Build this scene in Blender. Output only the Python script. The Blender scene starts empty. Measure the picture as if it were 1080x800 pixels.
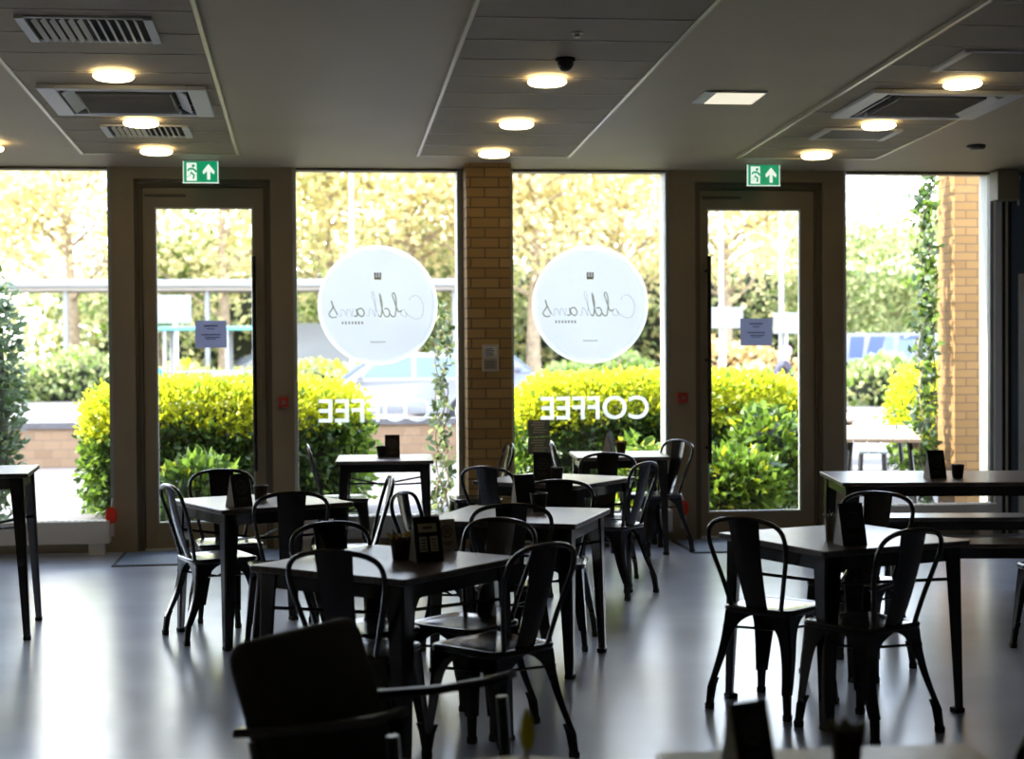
import bpy, bmesh, math, random
import numpy as np
from mathutils import Vector, Matrix
random.seed(7); RNG = np.random.default_rng(11)
R = math.radians
C = bpy.context.scene.collection
SC = bpy.context.scene

# ------------------------------------------------------------------ camera, world, sun, exposure
F = 1700.0
YAW = math.atan(207 / F); PITCH = -math.atan(37 / F); ROLL = R(0.4)
fw = Vector((math.sin(YAW) * math.cos(PITCH), math.cos(YAW) * math.cos(PITCH), math.sin(PITCH)))
rt = Vector((math.cos(YAW), -math.sin(YAW), 0)); up = rt.cross(fw)
r2 = rt * math.cos(ROLL) - up * math.sin(ROLL); u2 = up * math.cos(ROLL) + rt * math.sin(ROLL)
cd = bpy.data.cameras.new('camera'); cam = bpy.data.objects.new('camera', cd); C.objects.link(cam)
m3 = Matrix((r2, u2, -fw)).transposed()
cam.matrix_world = Matrix.Translation((0, 0, 1.61)) @ m3.to_4x4()
cd.sensor_width = 36; cd.lens = F / 1080 * 36; cd.clip_start = 0.05; cd.clip_end = 400
cd.dof.use_dof = True; cd.dof.focus_distance = 8.6; cd.dof.aperture_fstop = 2.6
SC.camera = cam
SC.view_settings.view_transform = 'Standard'; SC.view_settings.look = 'None'
SC.view_settings.gamma = 1.0; SC.view_settings.use_curve_mapping = False
SC.view_settings.exposure = 1.75
cy = SC.cycles
cy.use_denoising = True; cy.max_bounces = 10; cy.diffuse_bounces = 5; cy.glossy_bounces = 4
cy.transparent_max_bounces = 16; cy.sample_clamp_indirect = 6.0
cy.caustics_reflective = False; cy.caustics_refractive = False

w = bpy.data.worlds.new('sky'); SC.world = w; w.use_nodes = True
nt = w.node_tree; nt.nodes.clear()
def wn(t, **k):
    n = nt.nodes.new(t)
    for a, b in k.items(): setattr(n, a, b)
    return n
tc = wn('ShaderNodeTexCoord'); sep = wn('ShaderNodeSeparateXYZ'); nt.links.new(tc.outputs['Generated'], sep.inputs[0])
rmp = wn('ShaderNodeValToRGB'); nt.links.new(sep.outputs['Z'], rmp.inputs[0])
rmp.color_ramp.elements[0].position = 0.0; rmp.color_ramp.elements[0].color = (0.80, 0.89, 1.0, 1)
rmp.color_ramp.elements[1].position = 0.7; rmp.color_ramp.elements[1].color = (0.34, 0.56, 1.0, 1)
nz = wn('ShaderNodeTexNoise'); nz.inputs['Scale'].default_value = 5.0; nz.inputs['Detail'].default_value = 6.0
nt.links.new(tc.outputs['Generated'], nz.inputs['Vector'])
cr = wn('ShaderNodeValToRGB'); nt.links.new(nz.outputs['Fac'], cr.inputs[0])
cr.color_ramp.elements[0].position = 0.42; cr.color_ramp.elements[1].position = 0.62
mx = wn('ShaderNodeMixRGB'); nt.links.new(cr.outputs[0], mx.inputs[0]); nt.links.new(rmp.outputs[0], mx.inputs[1])
mx.inputs[2].default_value = (1.05, 1.05, 1.05, 1)
bg = wn('ShaderNodeBackground'); nt.links.new(mx.outputs[0], bg.inputs[0]); bg.inputs[1].default_value = 2.7
ow = wn('ShaderNodeOutputWorld'); nt.links.new(bg.outputs[0], ow.inputs[0])

sd = bpy.data.lights.new('sun', 'SUN'); sun = bpy.data.objects.new('sun', sd); C.objects.link(sun)
sd.energy = 5.5; sd.angle = R(0.6); sd.color = (1.0, 0.93, 0.8)
_sdir = Vector((-0.80, 0.10, 0.80)).normalized()          # towards the sun: high on the left, slightly beyond the window wall
sun.rotation_euler = (-_sdir).to_track_quat('-Z', 'Y').to_euler(); sun.location = (-10, 16, 14)

# ------------------------------------------------------------------ materials
MATS = {}
def mat(name, col, rough=0.5, metal=0.0, noise=0.0, nscale=8.0, bump=0.0, bscale=40.0, emit=0.0, ecol=None, transl=0.0, coat=0.0, stretch=None, spec=0.5):
    if name in MATS: return MATS[name]
    m = bpy.data.materials.new(name); m.use_nodes = True; n = m.node_tree.nodes; l = m.node_tree.links
    b = n['Principled BSDF']
    b.inputs['Base Color'].default_value = (*col, 1); b.inputs['Roughness'].default_value = rough; b.inputs['Metallic'].default_value = metal
    b.inputs['Specular IOR Level'].default_value = spec
    if coat: b.inputs['Coat Weight'].default_value = coat; b.inputs['Coat Roughness'].default_value = 0.15
    if emit: b.inputs['Emission Color'].default_value = (*(ecol or col), 1); b.inputs['Emission Strength'].default_value = emit
    t = n.new('ShaderNodeTexCoord'); mp = n.new('ShaderNodeMapping'); l.new(t.outputs['Object'], mp.inputs['Vector'])
    if stretch: mp.inputs['Scale'].default_value = stretch
    if noise:
        z = n.new('ShaderNodeTexNoise'); z.inputs['Scale'].default_value = nscale; z.inputs['Detail'].default_value = 5
        l.new(mp.outputs[0], z.inputs['Vector'])
        r = n.new('ShaderNodeValToRGB'); l.new(z.outputs['Fac'], r.inputs[0])
        r.color_ramp.elements[0].position = 0.3; r.color_ramp.elements[1].position = 0.7
        r.color_ramp.elements[0].color = (*[c * (1 - noise) for c in col], 1)
        r.color_ramp.elements[1].color = (*[min(1, c * (1 + noise)) for c in col], 1)
        l.new(r.outputs[0], b.inputs['Base Color'])
    if bump:
        z = n.new('ShaderNodeTexNoise'); z.inputs['Scale'].default_value = bscale; z.inputs['Detail'].default_value = 4
        l.new(mp.outputs[0], z.inputs['Vector'])
        bp = n.new('ShaderNodeBump'); bp.inputs['Strength'].default_value = bump; bp.inputs['Distance'].default_value = 0.02
        l.new(z.outputs['Fac'], bp.inputs['Height']); l.new(bp.outputs[0], b.inputs['Normal'])
    if transl:
        tr = n.new('ShaderNodeBsdfTranslucent'); tr.inputs[0].default_value = (*[min(1, c * 1.15) for c in col], 1)
        mxs = n.new('ShaderNodeMixShader'); mxs.inputs[0].default_value = transl
        l.new(b.outputs[0], mxs.inputs[1]); l.new(tr.outputs[0], mxs.inputs[2]); l.new(mxs.outputs[0], n['Material Output'].inputs[0])
    MATS[name] = m
    return m
def brick_mat(name, c1, c2, mortar, bw=0.225, bh=0.079, flat=False):
    m = bpy.data.materials.new(name); m.use_nodes = True; n = m.node_tree.nodes; l = m.node_tree.links; b = n['Principled BSDF']
    t = n.new('ShaderNodeTexCoord'); s = n.new('ShaderNodeSeparateXYZ'); l.new(t.outputs['Object'], s.inputs[0])
    a = n.new('ShaderNodeMath'); a.operation = 'ADD'; l.new(s.outputs['X'], a.inputs[0]); l.new(s.outputs['Y'], a.inputs[1])
    c = n.new('ShaderNodeCombineXYZ'); l.new(a.outputs[0], c.inputs[0]); l.new(s.outputs['Y' if flat else 'Z'], c.inputs[1])
    br = n.new('ShaderNodeTexBrick'); l.new(c.outputs[0], br.inputs['Vector'])
    br.inputs['Scale'].default_value = 1; br.inputs['Brick Width'].default_value = bw; br.inputs['Row Height'].default_value = bh
    br.inputs['Mortar Size'].default_value = 0.006; br.inputs['Mortar Smooth'].default_value = 0.2; br.inputs['Bias'].default_value = 0.0
    br.inputs['Color1'].default_value = (*c1, 1); br.inputs['Color2'].default_value = (*c2, 1); br.inputs['Mortar'].default_value = (*mortar, 1)
    l.new(br.outputs['Color'], b.inputs['Base Color']); b.inputs['Roughness'].default_value = 0.85
    bp = n.new('ShaderNodeBump'); bp.inputs['Strength'].default_value = 0.6; bp.inputs['Distance'].default_value = 0.006; bp.invert = True
    l.new(br.outputs['Fac'], bp.inputs['Height']); l.new(bp.outputs[0], b.inputs['Normal'])
    MATS[name] = m; return m
def glass_mat(name, tint=(1, 1, 1), mir=1.0):
    m = bpy.data.materials.new(name); m.use_nodes = True; n = m.node_tree.nodes; l = m.node_tree.links; n.remove(n['Principled BSDF'])
    tr = n.new('ShaderNodeBsdfTransparent'); tr.inputs[0].default_value = (*tint, 1)
    g = n.new('ShaderNodeBsdfGlossy'); g.inputs['Roughness'].default_value = 0.0
    f = n.new('ShaderNodeFresnel'); f.inputs[0].default_value = 1.45
    mm = n.new('ShaderNodeMath'); mm.operation = 'MULTIPLY'; mm.inputs[1].default_value = mir; l.new(f.outputs[0], mm.inputs[0])
    mxs = n.new('ShaderNodeMixShader'); l.new(mm.outputs[0], mxs.inputs[0]); l.new(tr.outputs[0], mxs.inputs[1]); l.new(g.outputs[0], mxs.inputs[2])
    l.new(mxs.outputs[0], n['Material Output'].inputs[0]); MATS[name] = m; return m
def film_mat(name, col, opacity):
    """thin window vinyl: part white translucent film, part clear"""
    m = bpy.data.materials.new(name); m.use_nodes = True; n = m.node_tree.nodes; l = m.node_tree.links; n.remove(n['Principled BSDF'])
    tr = n.new('ShaderNodeBsdfTransparent')
    t = n.new('ShaderNodeBsdfTranslucent'); t.inputs[0].default_value = (*col, 1)
    d = n.new('ShaderNodeBsdfDiffuse'); d.inputs[0].default_value = (*col, 1)
    m1 = n.new('ShaderNodeMixShader'); m1.inputs[0].default_value = 0.92; l.new(d.outputs[0], m1.inputs[1]); l.new(t.outputs[0], m1.inputs[2])
    m2 = n.new('ShaderNodeMixShader'); m2.inputs[0].default_value = opacity; l.new(tr.outputs[0], m2.inputs[1]); l.new(m1.outputs[0], m2.inputs[2])
    l.new(m2.outputs[0], n['Material Output'].inputs[0]); MATS[name] = m; return m

M_black = mat('black_steel', (0.016, 0.015, 0.015), 0.20, 0.0, coat=0.3, noise=0.15, nscale=20)
M_top = mat('dark_wood_top', (0.085, 0.062, 0.050), 0.30, spec=0.9, noise=0.45, nscale=7, stretch=(1.2, 14, 1), bump=0.03, bscale=30)
M_rubber = mat('rubber', (0.012, 0.012, 0.012), 0.7)
M_bronze = mat('bronze_metal', (0.32, 0.248, 0.145), 0.45, noise=0.06, nscale=3)
M_bronze2 = mat('dark_bronze_metal', (0.15, 0.115, 0.07), 0.5)
M_alu = mat('pale_frame', (0.62, 0.64, 0.58), 0.45)
M_outw = mat('outdoor_white', (0.25, 0.25, 0.245), 0.5)
M_frm = mat('frame_reveal', (0.34, 0.35, 0.31), 0.5)
M_white = mat('white_paint', (0.80, 0.80, 0.78), 0.45)
M_grille = mat('white_grille', (0.70, 0.68, 0.60), 0.5)
M_rad = mat('casing_enamel', (0.82, 0.76, 0.65), 0.4)
M_ceil = mat('ceiling_paint', (0.58, 0.475, 0.32), 0.6, noise=0.05, nscale=1.2)
M_tile = mat('ceiling_tile', (0.41, 0.34, 0.235), 0.7, noise=0.05, nscale=3)
M_trim = mat('trim_aluminium', (0.62, 0.58, 0.46), 0.35, 0.3)
M_joint = mat('joint_strip', (0.60, 0.55, 0.44), 0.5)
M_dark = mat('dark_void', (0.02, 0.02, 0.02), 0.8)
M_wall = mat('wall_paint', (0.68, 0.62, 0.54), 0.8)
M_blue = mat('blue_paint', (0.11, 0.145, 0.19), 0.6)
M_lamp = mat('lamp_glow', (1.0, 0.93, 0.75), 0.4, emit=2.6, ecol=(1.0, 0.78, 0.42))
M_card = mat('black_card', (0.018, 0.018, 0.018), 0.5)
M_cardw = mat('white_card', (0.88, 0.86, 0.83), 0.6, transl=0.35)
M_print = mat('pale_print', (0.72, 0.66, 0.50), 0.6)
M_printw = mat('grey_print', (0.10, 0.10, 0.095), 0.6)
M_pot = mat('black_pot', (0.025, 0.02, 0.018), 0.45)
M_brown = mat('brown_pot', (0.09, 0.05, 0.035), 0.5)
M_soil = mat('soil', (0.03, 0.02, 0.015), 0.9)
M_succ = mat('succulent', (0.20, 0.22, 0.08), 0.5, noise=0.3, nscale=30)
M_yel = mat('yellow_flower', (0.70, 0.42, 0.05), 0.5, noise=0.2, nscale=30)
M_brick = brick_mat('buff_brick', (0.56, 0.35, 0.13), (0.44, 0.26, 0.085), (0.21, 0.14, 0.075))
M_brick2 = brick_mat('pale_buff_brick', (0.30, 0.163, 0.052), (0.25, 0.132, 0.038), (0.15, 0.09, 0.045))
M_brick3 = brick_mat('garden_brick', (0.27, 0.172, 0.10), (0.22, 0.135, 0.075), (0.19, 0.135, 0.095), 0.225, 0.12)
M_pave = mat('paving', (0.095, 0.082, 0.076), 0.8, noise=0.12, nscale=1.5)
M_road = mat('asphalt', (0.115, 0.103, 0.098), 0.85, noise=0.08, nscale=0.8)
M_glass = glass_mat('window_glass', (0.985, 0.99, 0.985), 0.9)
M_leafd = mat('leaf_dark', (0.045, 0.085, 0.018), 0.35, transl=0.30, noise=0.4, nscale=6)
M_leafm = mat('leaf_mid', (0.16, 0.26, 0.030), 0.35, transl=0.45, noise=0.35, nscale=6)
M_leafy = mat('leaf_new_sunlit', (0.50, 0.52, 0.025), 0.4, transl=0.45, noise=0.2, nscale=5)  # new growth; the lime also carries the sun's glow on the hedge tops
M_leafb = mat('leaf_bluegreen', (0.11, 0.16, 0.09), 0.35, transl=0.35, noise=0.4, nscale=8)
M_leaft = mat('leaf_spring_tan', (0.72, 0.615, 0.33), 0.6, transl=0.55, noise=0.25, nscale=0.5)
M_leaft2 = mat('leaf_spring_green', (0.62, 0.62, 0.30), 0.6, transl=0.55, noise=0.25, nscale=0.5)
M_leafs = mat('leaf_shrub', (0.25, 0.30, 0.12), 0.6, transl=0.45, noise=0.35, nscale=1)
M_leafbr = mat('leaf_russet', (0.58, 0.38, 0.16), 0.6, transl=0.45, noise=0.25, nscale=1)
M_bark = mat('bark', (0.34, 0.26, 0.17), 0.9, noise=0.3, nscale=6)
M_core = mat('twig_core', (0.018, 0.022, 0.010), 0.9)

# floor: polished grey screed, blue of the reflected sky mixed into its base colour
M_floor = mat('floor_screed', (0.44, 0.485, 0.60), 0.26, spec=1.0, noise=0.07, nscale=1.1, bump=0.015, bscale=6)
_n = M_floor.node_tree.nodes; _l = M_floor.node_tree.links
_z = _n.new('ShaderNodeTexNoise'); _z.inputs['Scale'].default_value = 2.2; _z.inputs['Detail'].default_value = 6
_r = _n.new('ShaderNodeMapRange'); _r.inputs['To Min'].default_value = 0.19; _r.inputs['To Max'].default_value = 0.30
_t = _n.new('ShaderNodeTexCoord'); _l.new(_t.outputs['Object'], _z.inputs['Vector']); _l.new(_z.outputs['Fac'], _r.inputs['Value']); _l.new(_r.outputs[0], _n['Principled BSDF'].inputs['Roughness'])

# ------------------------------------------------------------------ mesh builder
def catmull(pts, n=8, closed=False):
    P = [Vector(p) for p in pts]; out = []
    N = len(P)
    for i in range(N if closed else N - 1):
        a = P[(i - 1) % N] if closed or i > 0 else P[0] * 2 - P[1]
        b = P[i]; c = P[(i + 1) % N]
        d = P[(i + 2) % N] if closed or i + 2 < N else P[-1] * 2 - P[-2]
        for k in range(n):
            t = k / n
            out.append(0.5 * ((2 * b) + (-a + c) * t + (2 * a - 5 * b + 4 * c - d) * t * t + (-a + 3 * b - 3 * c + d) * t ** 3))
    if not closed: out.append(P[-1])
    return out
class MB:
    def __init__(s): s.v = []; s.f = []; s.m = []; s.sm = []; s.mats = []
    def mi(s, m):
        if m not in s.mats: s.mats.append(m)
        return s.mats.index(m)
    def add(s, vs, fs, m, smooth=False, M=None):
        o = len(s.v); k = s.mi(m)
        for p in vs:
            p = Vector(p)
            s.v.append(tuple(M @ p if M else p))
        for f in fs: s.f.append([i + o for i in f]); s.m.append(k); s.sm.append(smooth)
    def box(s, lo, hi, m, M=None, bev=0.0):
        x0, y0, z0 = lo; x1, y1, z1 = hi
        if bev <= 0:
            vs = [(x0, y0, z0), (x1, y0, z0), (x1, y1, z0), (x0, y1, z0), (x0, y0, z1), (x1, y0, z1), (x1, y1, z1), (x0, y1, z1)]
            s.add(vs, [(0, 3, 2, 1), (4, 5, 6, 7), (0, 1, 5, 4), (1, 2, 6, 5), (2, 3, 7, 6), (3, 0, 4, 7)], m, False, M); return
        bm = bmesh.new(); bmesh.ops.create_cube(bm, size=1)
        for v in bm.verts: v.co = Vector(((x0 + x1) / 2 + v.co.x * (x1 - x0), (y0 + y1) / 2 + v.co.y * (y1 - y0), (z0 + z1) / 2 + v.co.z * (z1 - z0)))
        bmesh.ops.bevel(bm, geom=bm.edges[:], offset=bev, segments=2, affect='EDGES', profile=0.5)
        bm.verts.index_update()
        s.add([v.co.copy() for v in bm.verts], [[v.index for v in f.verts] for f in bm.faces], m, False, M); bm.free()
    def tube(s, pts, r, m, n=8, M=None, caps=True, flat=1.0):
        P = [Vector(p) for p in pts]; rs = r if isinstance(r, (list, tuple)) else [r] * len(P)
        vs = []; fs = []; ref = None
        for i, p in enumerate(P):
            t = (P[min(i + 1, len(P) - 1)] - P[max(i - 1, 0)]).normalized()
            if ref is None: ref = Vector((0, 0, 1)) if abs(t.z) < 0.9 else Vector((0, 1, 0))
            a = (ref - t * ref.dot(t)).normalized(); ref = a; b = t.cross(a)
            for k in range(n):
                q = 2 * math.pi * k / n
                vs.append(p + a * math.cos(q) * rs[i] + b * math.sin(q) * rs[i] * flat)
        for i in range(len(P) - 1):
            for k in range(n):
                fs.append((i * n + k, i * n + (k + 1) % n, (i + 1) * n + (k + 1) % n, (i + 1) * n + k))
        if caps: fs.append(list(range(n))[::-1]); fs.append([(len(P) - 1) * n + k for k in range(n)])
        s.add(vs, fs, m, True, M)
    def lathe(s, prof, m, n=20, M=None, sx=1.0, sy=1.0):
        vs = []; fs = []
        for (r, z) in prof:
            for k in range(n):
                q = 2 * math.pi * k / n; vs.append((r * math.cos(q) * sx, r * math.sin(q) * sy, z))
        for i in range(len(prof) - 1):
            for k in range(n): fs.append((i * n + k, i * n + (k + 1) % n, (i + 1) * n + (k + 1) % n, (i + 1) * n + k))
        if prof[0][0] > 1e-5: fs.append(list(range(n))[::-1])
        if prof[-1][0] > 1e-5: fs.append([(len(prof) - 1) * n + k for k in range(n)])
        s.add(vs, fs, m, True, M)
    def loft(s, rings, m, smooth=True, M=None, caps=True):
        n = len(rings[0]); vs = [p for r in rings for p in r]; fs = []
        for i in range(len(rings) - 1):
            for k in range(n): fs.append((i * n + k, i * n + (k + 1) % n, (i + 1) * n + (k + 1) % n, (i + 1) * n + k))
        if caps: fs.append(list(range(n))[::-1]); fs.append([(len(rings) - 1) * n + k for k in range(n)])
        s.add(vs, fs, m, smooth, M)
    def prism(s, poly, d0, d1, m, axis='Y', M=None):
        n = len(poly)
        def P(a, b, d): return {'Y': (a, d, b), 'Z': (a, b, d), 'X': (d, a, b)}[axis]
        vs = [P(a, b, d0) for a, b in poly] + [P(a, b, d1) for a, b in poly]
        fs = [list(range(n)), list(range(n, 2 * n))[::-1]] + [(k, k + n, (k + 1) % n + n, (k + 1) % n) for k in range(n)]
        s.add(vs, fs, m, False, M)
    def build(s, name, parent=None, fix=True):
        me = bpy.data.meshes.new(name); me.from_pydata(s.v, [], s.f)
        for mm in s.mats: me.materials.append(mm)
        me.polygons.foreach_set('material_index', s.m); me.polygons.foreach_set('use_smooth', s.sm)
        if fix:
            bm = bmesh.new(); bm.from_mesh(me); bmesh.ops.recalc_face_normals(bm, faces=bm.faces[:]); bm.to_mesh(me); bm.free()
        me.update()
        if any(s.sm) and not all(s.sm): me.set_sharp_from_angle(angle=R(40))
        elif any(s.sm): me.set_sharp_from_angle(angle=R(50))
        o = bpy.data.objects.new(name, me); C.objects.link(o)
        if parent: o.parent = parent
        return o
def rrect(hx, hy, r, z, n=5, fx=0.0):
    pts = []
    for (sx, sy, a0) in ((1, 1, 0), (-1, 1, 90), (-1, -1, 180), (1, -1, 270)):
        for k in range(n + 1):
            a = R(a0 + 90 * k / n); px = sx * (hx - r) + r * math.cos(a); py = sy * (hy - r) + r * math.sin(a)
            pts.append((px * (1 + fx * py / hy), py, z))
    return pts
def tag(o, label, cat, group=None, kind=None):
    if label: o['label'] = label
    if cat: o['category'] = cat
    if group: o['group'] = group
    if kind: o['kind'] = kind
    return o
def empty(name, loc=(0, 0, 0), rz=0.0):
    o = bpy.data.objects.new(name, None); C.objects.link(o); o.location = loc; o.rotation_euler = (0, 0, rz); o.empty_display_size = 0.1
    return o
KIDS = {}
def copy_tree(o, parent=None):
    c = o.copy(); C.objects.link(c); c.parent = parent
    for ch in list(o.children): copy_tree(ch, c)
    return c
def struct(o, label=None):
    o['kind'] = 'structure'
    if label: o['label'] = label
    return o
def one(name, fn, parent=None):
    b = MB(); fn(b); return b.build(name, parent)

# ------------------------------------------------------------------ the room
YW = 12.9                        # inner face of the window wall
SL = 0.047                       # the ceiling falls gently towards the windows
def cz(y): return 3.02 + SL * (YW - y)
XL, XR, YB = -4.9, 6.75, -2.0
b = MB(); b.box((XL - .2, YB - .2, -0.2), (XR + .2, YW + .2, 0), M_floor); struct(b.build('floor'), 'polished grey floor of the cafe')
b = MB(); b.box((XL - .2, YB - .2, 0), (XL, YW + .2, 4.0), M_wall); struct(b.build('wall_left'))
b = MB(); b.box((XR, YB - .2, 0), (XR + .2, YW + .2, 4.0), M_blue); struct(b.build('wall_right'))
b = MB(); b.box((XL, YB - .2, 0), (XR, YB, 4.0), M_wall); struct(b.build('wall_back'))
# ceiling as a sloped slab, with planked tile bands let into it
def slab(b, x0, x1, y0, y1, dz0, dz1, m):
    vs = [(x, y, cz(y) + d) for d in (dz0, dz1) for (x, y) in ((x0, y0), (x1, y0), (x1, y1), (x0, y1))]
    b.add(vs, [(0, 3, 2, 1), (4, 5, 6, 7), (0, 1, 5, 4), (1, 2, 6, 5), (2, 3, 7, 6), (3, 0, 4, 7)], m)
b = MB(); slab(b, XL - .2, XR + .2, YB - .2, YW + .25, 0.0, 0.25, M_ceil)
struct(b.build('ceiling'), 'brown-grey ceiling falling towards the windows')
BANDS = [(-1.70, -0.55), (0.77, 1.94), (3.24, 4.36)]
for i, (x0, x1) in enumerate(BANDS):
    e = empty('trim_%d' % (i + 1)); e['kind'] = 'structure'
    b = MB(); y = 12.17; y0 = 1.2; jb = MB()
    while y > y0:
        slab(b, x0 + .02, x1 - .02, y - .455, y - .010, -0.018, 0.004, M_tile)
        slab(jb, x0 + .022, x1 - .022, y - .465, y - .455, -0.0205, 0.003, M_joint); y -= 0.465
    b.build('tile_band', e); jb.build('tile_joints', e)
    b = MB()
    for xa in (x0, x1 - .022): slab(b, xa, xa + .022, y0, 12.19, -0.024, 0.003, M_trim)
    slab(b, x0, x1, 12.17, 12.19, -0.022, 0.003, M_trim)
    b.build('edge_trim', e)

# ------------------------------------------------------------------ window wall
def wall_piece(name, boxes, m, label=None):
    b = MB()
    for lo, hi in boxes: b.box(lo, hi, m)
    return struct(b.build(name), label)
ZT = 3.03
wall_piece('wall_front', [((XL, YW, 0), (-4.6, YW + .2, ZT)), ((-1.577, YW, 0), (-1.402, YW + .2, ZT)), ((-0.343, YW, 0), (-0.172, YW + .2, ZT)),
                          ((-1.402, YW, 2.925), (-0.343, YW + .2, ZT)), ((2.873, YW, 0), (3.085, YW + .2, ZT)), ((4.165, YW, 0), (4.336, YW + .2, ZT)),
                          ((3.085, YW, 2.925), (4.165, YW + .2, ZT)), ((1.17, YW, 0), (1.56, YW + .2, ZT))], M_bronze, 'bronze metal panels around the glazing')
wall_piece('wall_front_return', [((5.775, YW - .02, 0), (XR, YW + .2, ZT))], M_blue, 'dark blue painted wall beside the last window')
b = MB(); b.box((1.185, 12.62, 0), (1.535, 12.895, cz(12.75) + .01), M_brick); struct(b.build('brick_pillar'), 'buff brick pillar between the two decal windows')

def door(idx, x0, x1, gx0, gx1, side, label):
    e = struct(empty('door_%d' % idx, (0, 0, 0)), label)
    b = MB()
    for k, (ins, ya, yb) in enumerate(((0.0, YW + .035, YW + .19), (0.028, YW + .055, YW + .17))):
        wd = 0.026
        a0, a1, zt = x0 + ins, x1 - ins, 2.923 - ins
        b.box((a0, ya, 0), (a0 + wd, yb, zt), M_bronze2); b.box((a1 - wd, ya, 0), (a1, yb, zt), M_bronze2)
        b.box((a0 + wd, ya, zt - wd), (a1 - wd, yb, zt), M_bronze2)
    b.box((x0 + .028, YW + .131, 0), (x0 + .085, YW + .17, 2.90), M_bronze2); b.box((x1 - .085, YW + .131, 0), (x1 - .028, YW + .17, 2.90), M_bronze2); b.box((x0 + .085, YW + .131, 2.83), (x1 - .085, YW + .17, 2.90), M_bronze2)
    b.box((x0 + .055, YW + .05, 0), (x1 - .055, YW + .13, 0.015), M_alu)
    b.build('door_frame', e)
    l0, l1 = x0 + .058, x1 - .058; zt = 2.862
    b = MB(); ya, yb = YW + .075, YW + .13
    b.box((l0, ya, .02), (gx0, yb, zt), M_bronze); b.box((gx1, ya, .02), (l1, yb, zt), M_bronze)
    b.box((gx0, ya, .02), (gx1, yb, .21), M_bronze); b.box((gx0, ya, 2.71), (gx1, yb, zt), M_bronze)
    t = .012
    for (p, q) in (((gx0, ya + .01, .21), (gx0 + t, yb - .01, 2.71)), ((gx1 - t, ya + .01, .21), (gx1, yb - .01, 2.71)), ((gx0 + t, ya + .01, .21), (gx1 - t, yb - .01, .21 + t)), ((gx0 + t, ya + .01, 2.71 - t), (gx1 - t, yb - .01, 2.71))):
        b.box(p, q, M_alu)
    b.build('door_leaf', e)
    b = MB(); b.box((gx0 + t, YW + .098, .21 + t), (gx1 - t, YW + .106, 2.71 - t), M_glass); b.build('pane', e)
    hx = gx1 + .005 if side > 0 else gx0 - .005
    b = MB(); b.tube([(hx, YW - .005, .62), (hx, YW - .005, 2.32)], .017, M_black, 12)
    for z in (.75, 1.47, 2.2): b.tube([(hx, YW - .005, z), (hx + side * .012, YW + .08, z)], .011, M_black, 8)
    b.build('pull_handle', e)
    lx = l1 - .03 if side > 0 else l0 + .03
    b = MB(); b.box((lx - .010, YW + .062, 1.18), (lx + .010, YW + .076, 1.36), mat('brass', (.45, .33, .14), .35, .8), bev=.003); b.tube([(lx, YW + .065, 1.24), (lx, YW + .03, 1.24)], .010, MATS['brass'], 10)
    b.box((lx - .04, YW + .022, 1.233), (lx + .010, YW + .034, 1.247), MATS['brass']); b.build('lock', e)
    b = MB(); b.tube([(l0 + .02, YW + .07, 2.80), (l0 + .34, YW + .07, 2.80)], .011, M_bronze2, 8); b.build('door_closer', e)
    return e
door(1, -1.402, -0.343, -1.249, -0.484, 1, 'bronze framed glass door on the left with a long bar handle')
door(2, 3.085, 4.165, 3.205, 3.997, -1, 'bronze framed glass door on the right with a long bar handle')

def window(idx, x0, x1, label):
    e = struct(empty('window_%d' % idx), label)
    b = MB(); f = .03; ya, yb = YW + .02, YW + .12
    b.box((x0, ya, .18), (x0 + f, yb, ZT - .005), M_alu); b.box((x1 - f, ya, .18), (x1, YW + .24, ZT - .005), M_frm)
    b.box((x0 + f, ya, .18), (x1 - f, yb, .23), M_alu); b.box((x0 + f, ya, ZT - .03), (x1 - f, yb, ZT - .005), M_bronze2)
    b.box((x0, ya, 0.0), (x1, yb, .18), M_bronze); b.build('window_frame', e)
    b = MB(); b.box((x0 + f, YW + .066, .23), (x1 - f, YW + .074, ZT - .03), M_glass); b.build('pane', e)
window(1, -4.6, -1.577, 'floor-to-ceiling window on the far left, widened out of view for light')  # unseen left stretch added to let more daylight in
window(2, -0.172, 1.17, 'tall window between the left door and brick pillar')
window(3, 1.56, 2.873, 'tall window between the brick pillar and right door')
window(4, 4.336, 5.64, 'tall window right of the right door')
b = MB(); b.box((5.64, YW - .01, 0), (5.70, YW + .14, ZT - .005), M_white); struct(b.build('trim_4'), 'white upright window post')
b = MB(); b.box((5.70, YW - .03, 0), (5.722, YW + .1, ZT - .005), M_dark); b.box((5.722, YW - .05, 0), (5.735, YW + .1, ZT - .005), M_trim); b.box((5.735, YW - .03, 0), (5.775, YW + .1, ZT - .005), M_dark)
struct(b.build('trim_5'), 'dark upright bars beside the white window post')
t = tag(empty('blind_box', (5.675, YW - .13, 2.77)), 'brown roller blind box at the top right of the last window', 'blind')
b = MB(); b.box((-.095, -.07, .0), (.095, .10, .245), mat('blind_box_brown', (.28, .25, .17), .6), bev=.008); b.build('housing', t)
b = MB(); b.tube([(.115, 0, .20), (.115, 0, -.04)], .010, M_alu, 8); b.box((.095, -.02, .17), (.125, .02, .2), M_alu); b.build('bracket', t)
e = struct(empty('door_3'), 'white framed door on the dark blue wall at the right edge')
b = MB(); X0 = 5.835
b.box((X0, YW - .06, 0), (X0 + .05, YW - .021, 2.17), M_white, bev=.006); b.box((X0 + .8, YW - .06, 0), (X0 + .85, YW - .021, 2.17), M_white, bev=.006); b.box((X0 + .05, YW - .06, 2.11), (X0 + .8, YW - .021, 2.17), M_white, bev=.006); b.build('door_frame', e)
b = MB(); b.box((X0 + .05, YW - .05, .01), (X0 + .8, YW - .022, 2.11), mat('grey_door', (.35, .36, .38), .5)); b.build('door_leaf', e)
b = MB()
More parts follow.
